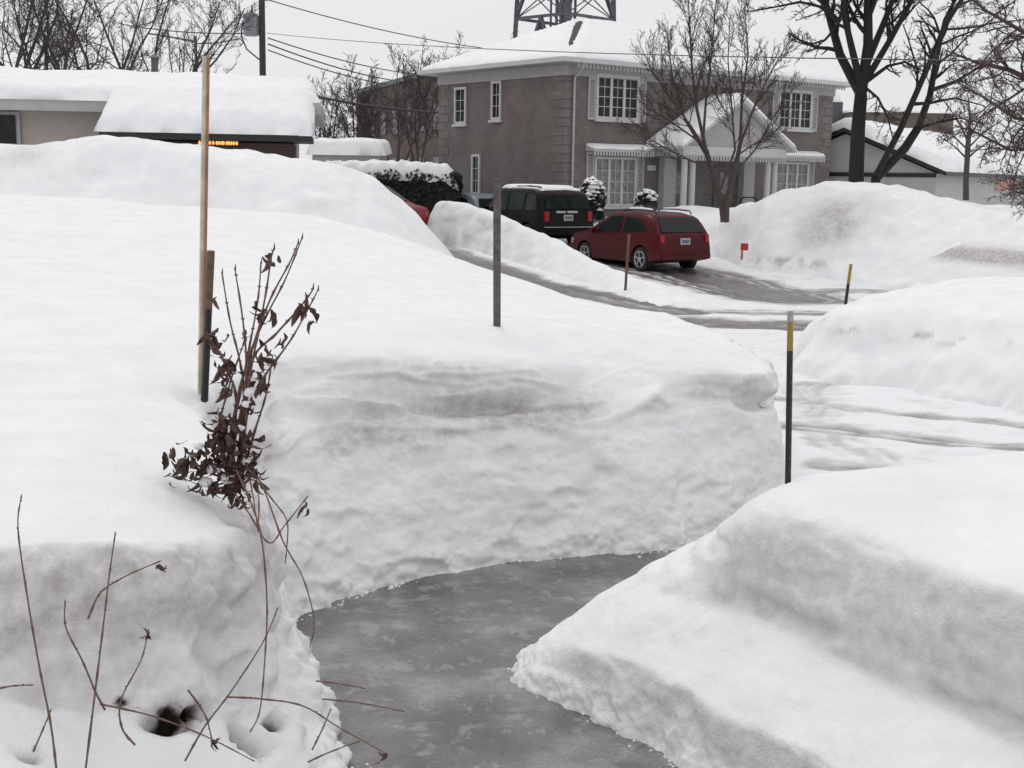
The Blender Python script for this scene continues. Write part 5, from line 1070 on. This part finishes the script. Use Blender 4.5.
# low arching stems of the same shrub
for pts, a, b_, r0 in (([(238, 488), (254, 480), (275, 503), (287, 521), (287, 545), (285, 564)], 4.95, 4.75, .0035), ([(236, 480), (258, 478), (283, 541), (303, 578), (314, 620), (310, 648)], 4.95, 4.6, .0036), ([(234, 492), (250, 515), (269, 543), (285, 525), (308, 496)], 4.9, 4.7, .0034), ([(244, 480), (250, 480), (258, 530), (256, 512), (252, 470)][:3], 4.93, 4.8, .003), ([(236, 470), (252, 505), (262, 541), (267, 603), (265, 656), (260, 710), (250, 732)], 4.85, 4.2, .004), ([(256, 474), (259, 500), (258, 532)], 4.9, 4.8, .003)):
    o, sp = stem(shr, pb, pts, a, b_, r0, .0022, rg)
leafcluster(shr, pb, 306, 505, 4.7, 3, .06, 3)
# single bare stems, likely of the same shrub, poking out of the low snow
SG = [([(57, 775), (51, 726), (39, 665), (27, 595), (18, 529), (21, 498)], 3.75, 3.70, 'tall leafless stem rising at the far lower left, tallest of the bare stems', None),
      ([(84, 782), (96, 685), (103, 628), (109, 578), (115, 535)], 3.80, 3.72, 'second tall leafless stem, just right of the tallest one at lower left', None),
      ([(88, 619), (97, 598), (107, 587), (130, 574), (158, 562)], 3.80, 3.78, 'short side stem with one dark curled leaf crossing the second tall stem', (161, 568)),
      ([(105, 710), (96, 693), (82, 660), (66, 628), (65, 603)], 3.86, 3.78, 'short curved bare stem between the two tallest stems at lower left', None),
      ([(135, 745), (122, 728), (121, 700), (141, 660), (148, 632)], 3.86, 3.80, 'curved stem topped with a dark shrivelled leaf before the left mound face', (154, 636)),
      ([(185, 761), (205, 726), (230, 693), (262, 644), (277, 610)], 3.90, 4.05, 'straight bare stem leaning right across the mound face above the hollow', None),
      ([(228, 697), (262, 699), (303, 706), (340, 728), (385, 753)], 3.95, 4.1, 'long reddish stem arching out over the icy path with leaves at its tip', (389, 758)),
      ([(100, 704), (152, 716), (205, 736), (252, 760)], 3.86, 3.92, 'long stem lying low over the snow in front of the hollows', None),
      ([(25, 770), (41, 734), (50, 712)], 3.82, 3.84, 'short stem low at the bottom left corner leaning right', None), ([(-8, 690), (12, 686), (30, 685)], 3.70, 3.74, 'tiny stem entering from the left edge of the photo', None),
      ([(312, 750), (322, 730), (330, 711)], 4.3, 4.32, 'short broken stub leaning right at the path edge', None), ([(308, 762), (330, 752), (357, 742)], 4.25, 4.35, 'thin forked stem lying almost flat at the bottom path edge', None), ([(316, 681), (340, 684), (362, 688)], 4.9, 4.9, 'uppermost thin twig poking out flat over the icy path', None), ([(322, 699), (360, 703), (402, 711)], 4.75, 4.8, 'middle thin twig poking out flat over the icy path', None),
      ([(188, 690), (205, 715), (212, 740)], 3.92, 3.95, 'short stem bending down beside the left hollow', (207, 722))]
for pts, a, b_, lab, lf_ in SG:
    base = P(*pts[0], a); e_ = empty('bare_stem', base, 0, lab, 'dry stem', 'bare stems at lower left'); o, sp = stem(e_, base, pts, a, b_, .0036, .0018, rg)
    bd = MB()
    for i in range(4, len(sp)-1, 5):
        d_ = Vector((rg.choice((-1, 1))*.8, rg.uniform(-.4, .4), .6)).normalized(); bd.tube([sp[i], sp[i]+d_*.007], [.003, .001], 4)
    bd.tube([sp[-1], sp[-1]+(sp[-1]-sp[-2]).normalized()*.012], [.0032, .001], 5); bd.build('buds', M['leafdead'], o)
    if lf_: leafcluster(e_, base, pts[-1][0]+.5, pts[-1][1]+2, b_, 4, .045, .5)
# snow clods on the ice along the bank feet
cl = MB(); rg = random.Random(3)
def clod(x, y, z, r_):
    n0 = 5; vs = [(x+r_*cos(2*pi*k/n0+z*9)*rg.uniform(.7, 1.2), y+r_*sin(2*pi*k/n0+z*9)*rg.uniform(.7, 1.2), z) for k in range(n0)]; vs += [(x+(a-x)*.75, y+(b_-y)*.75, z+r_*.6*rg.uniform(.7, 1.1)) for a, b_, _ in vs]; vs += [(x, y, z+r_*.95)]
    cl.add(vs, [(k, (k+1) % n0, (k+1) % n0+n0, k+n0) for k in range(n0)]+[(k+n0, (k+1) % n0+n0, 2*n0) for k in range(n0)])
for line in (C0[3:17], R0[1:12]):
    for a, b_ in zip(line[:-1], line[1:]):
        L_ = math.hypot(b_[0]-a[0], b_[1]-a[1])
        for i in range(int(L_*45)):
            t_ = rg.random(); off = abs(rg.gauss(0, .035))-.01; nx_, ny_ = (b_[1]-a[1])/L_, -(b_[0]-a[0])/L_
            sg = 1 if line[0] == C0[3] else -1
            clod(a[0]+(b_[0]-a[0])*t_+nx_*off*sg, a[1]+(b_[1]-a[1])*t_+ny_*off*sg, .008, rg.uniform(.003, .013)*(1 if rg.random() < .9 else 1.8))
o = cl.build('snow_crumbs', M['snow'], smooth=True); tag(o, 'loose crumbs of snow scattered along both edges of the icy path', 'snow crumbs', kind='stuff')
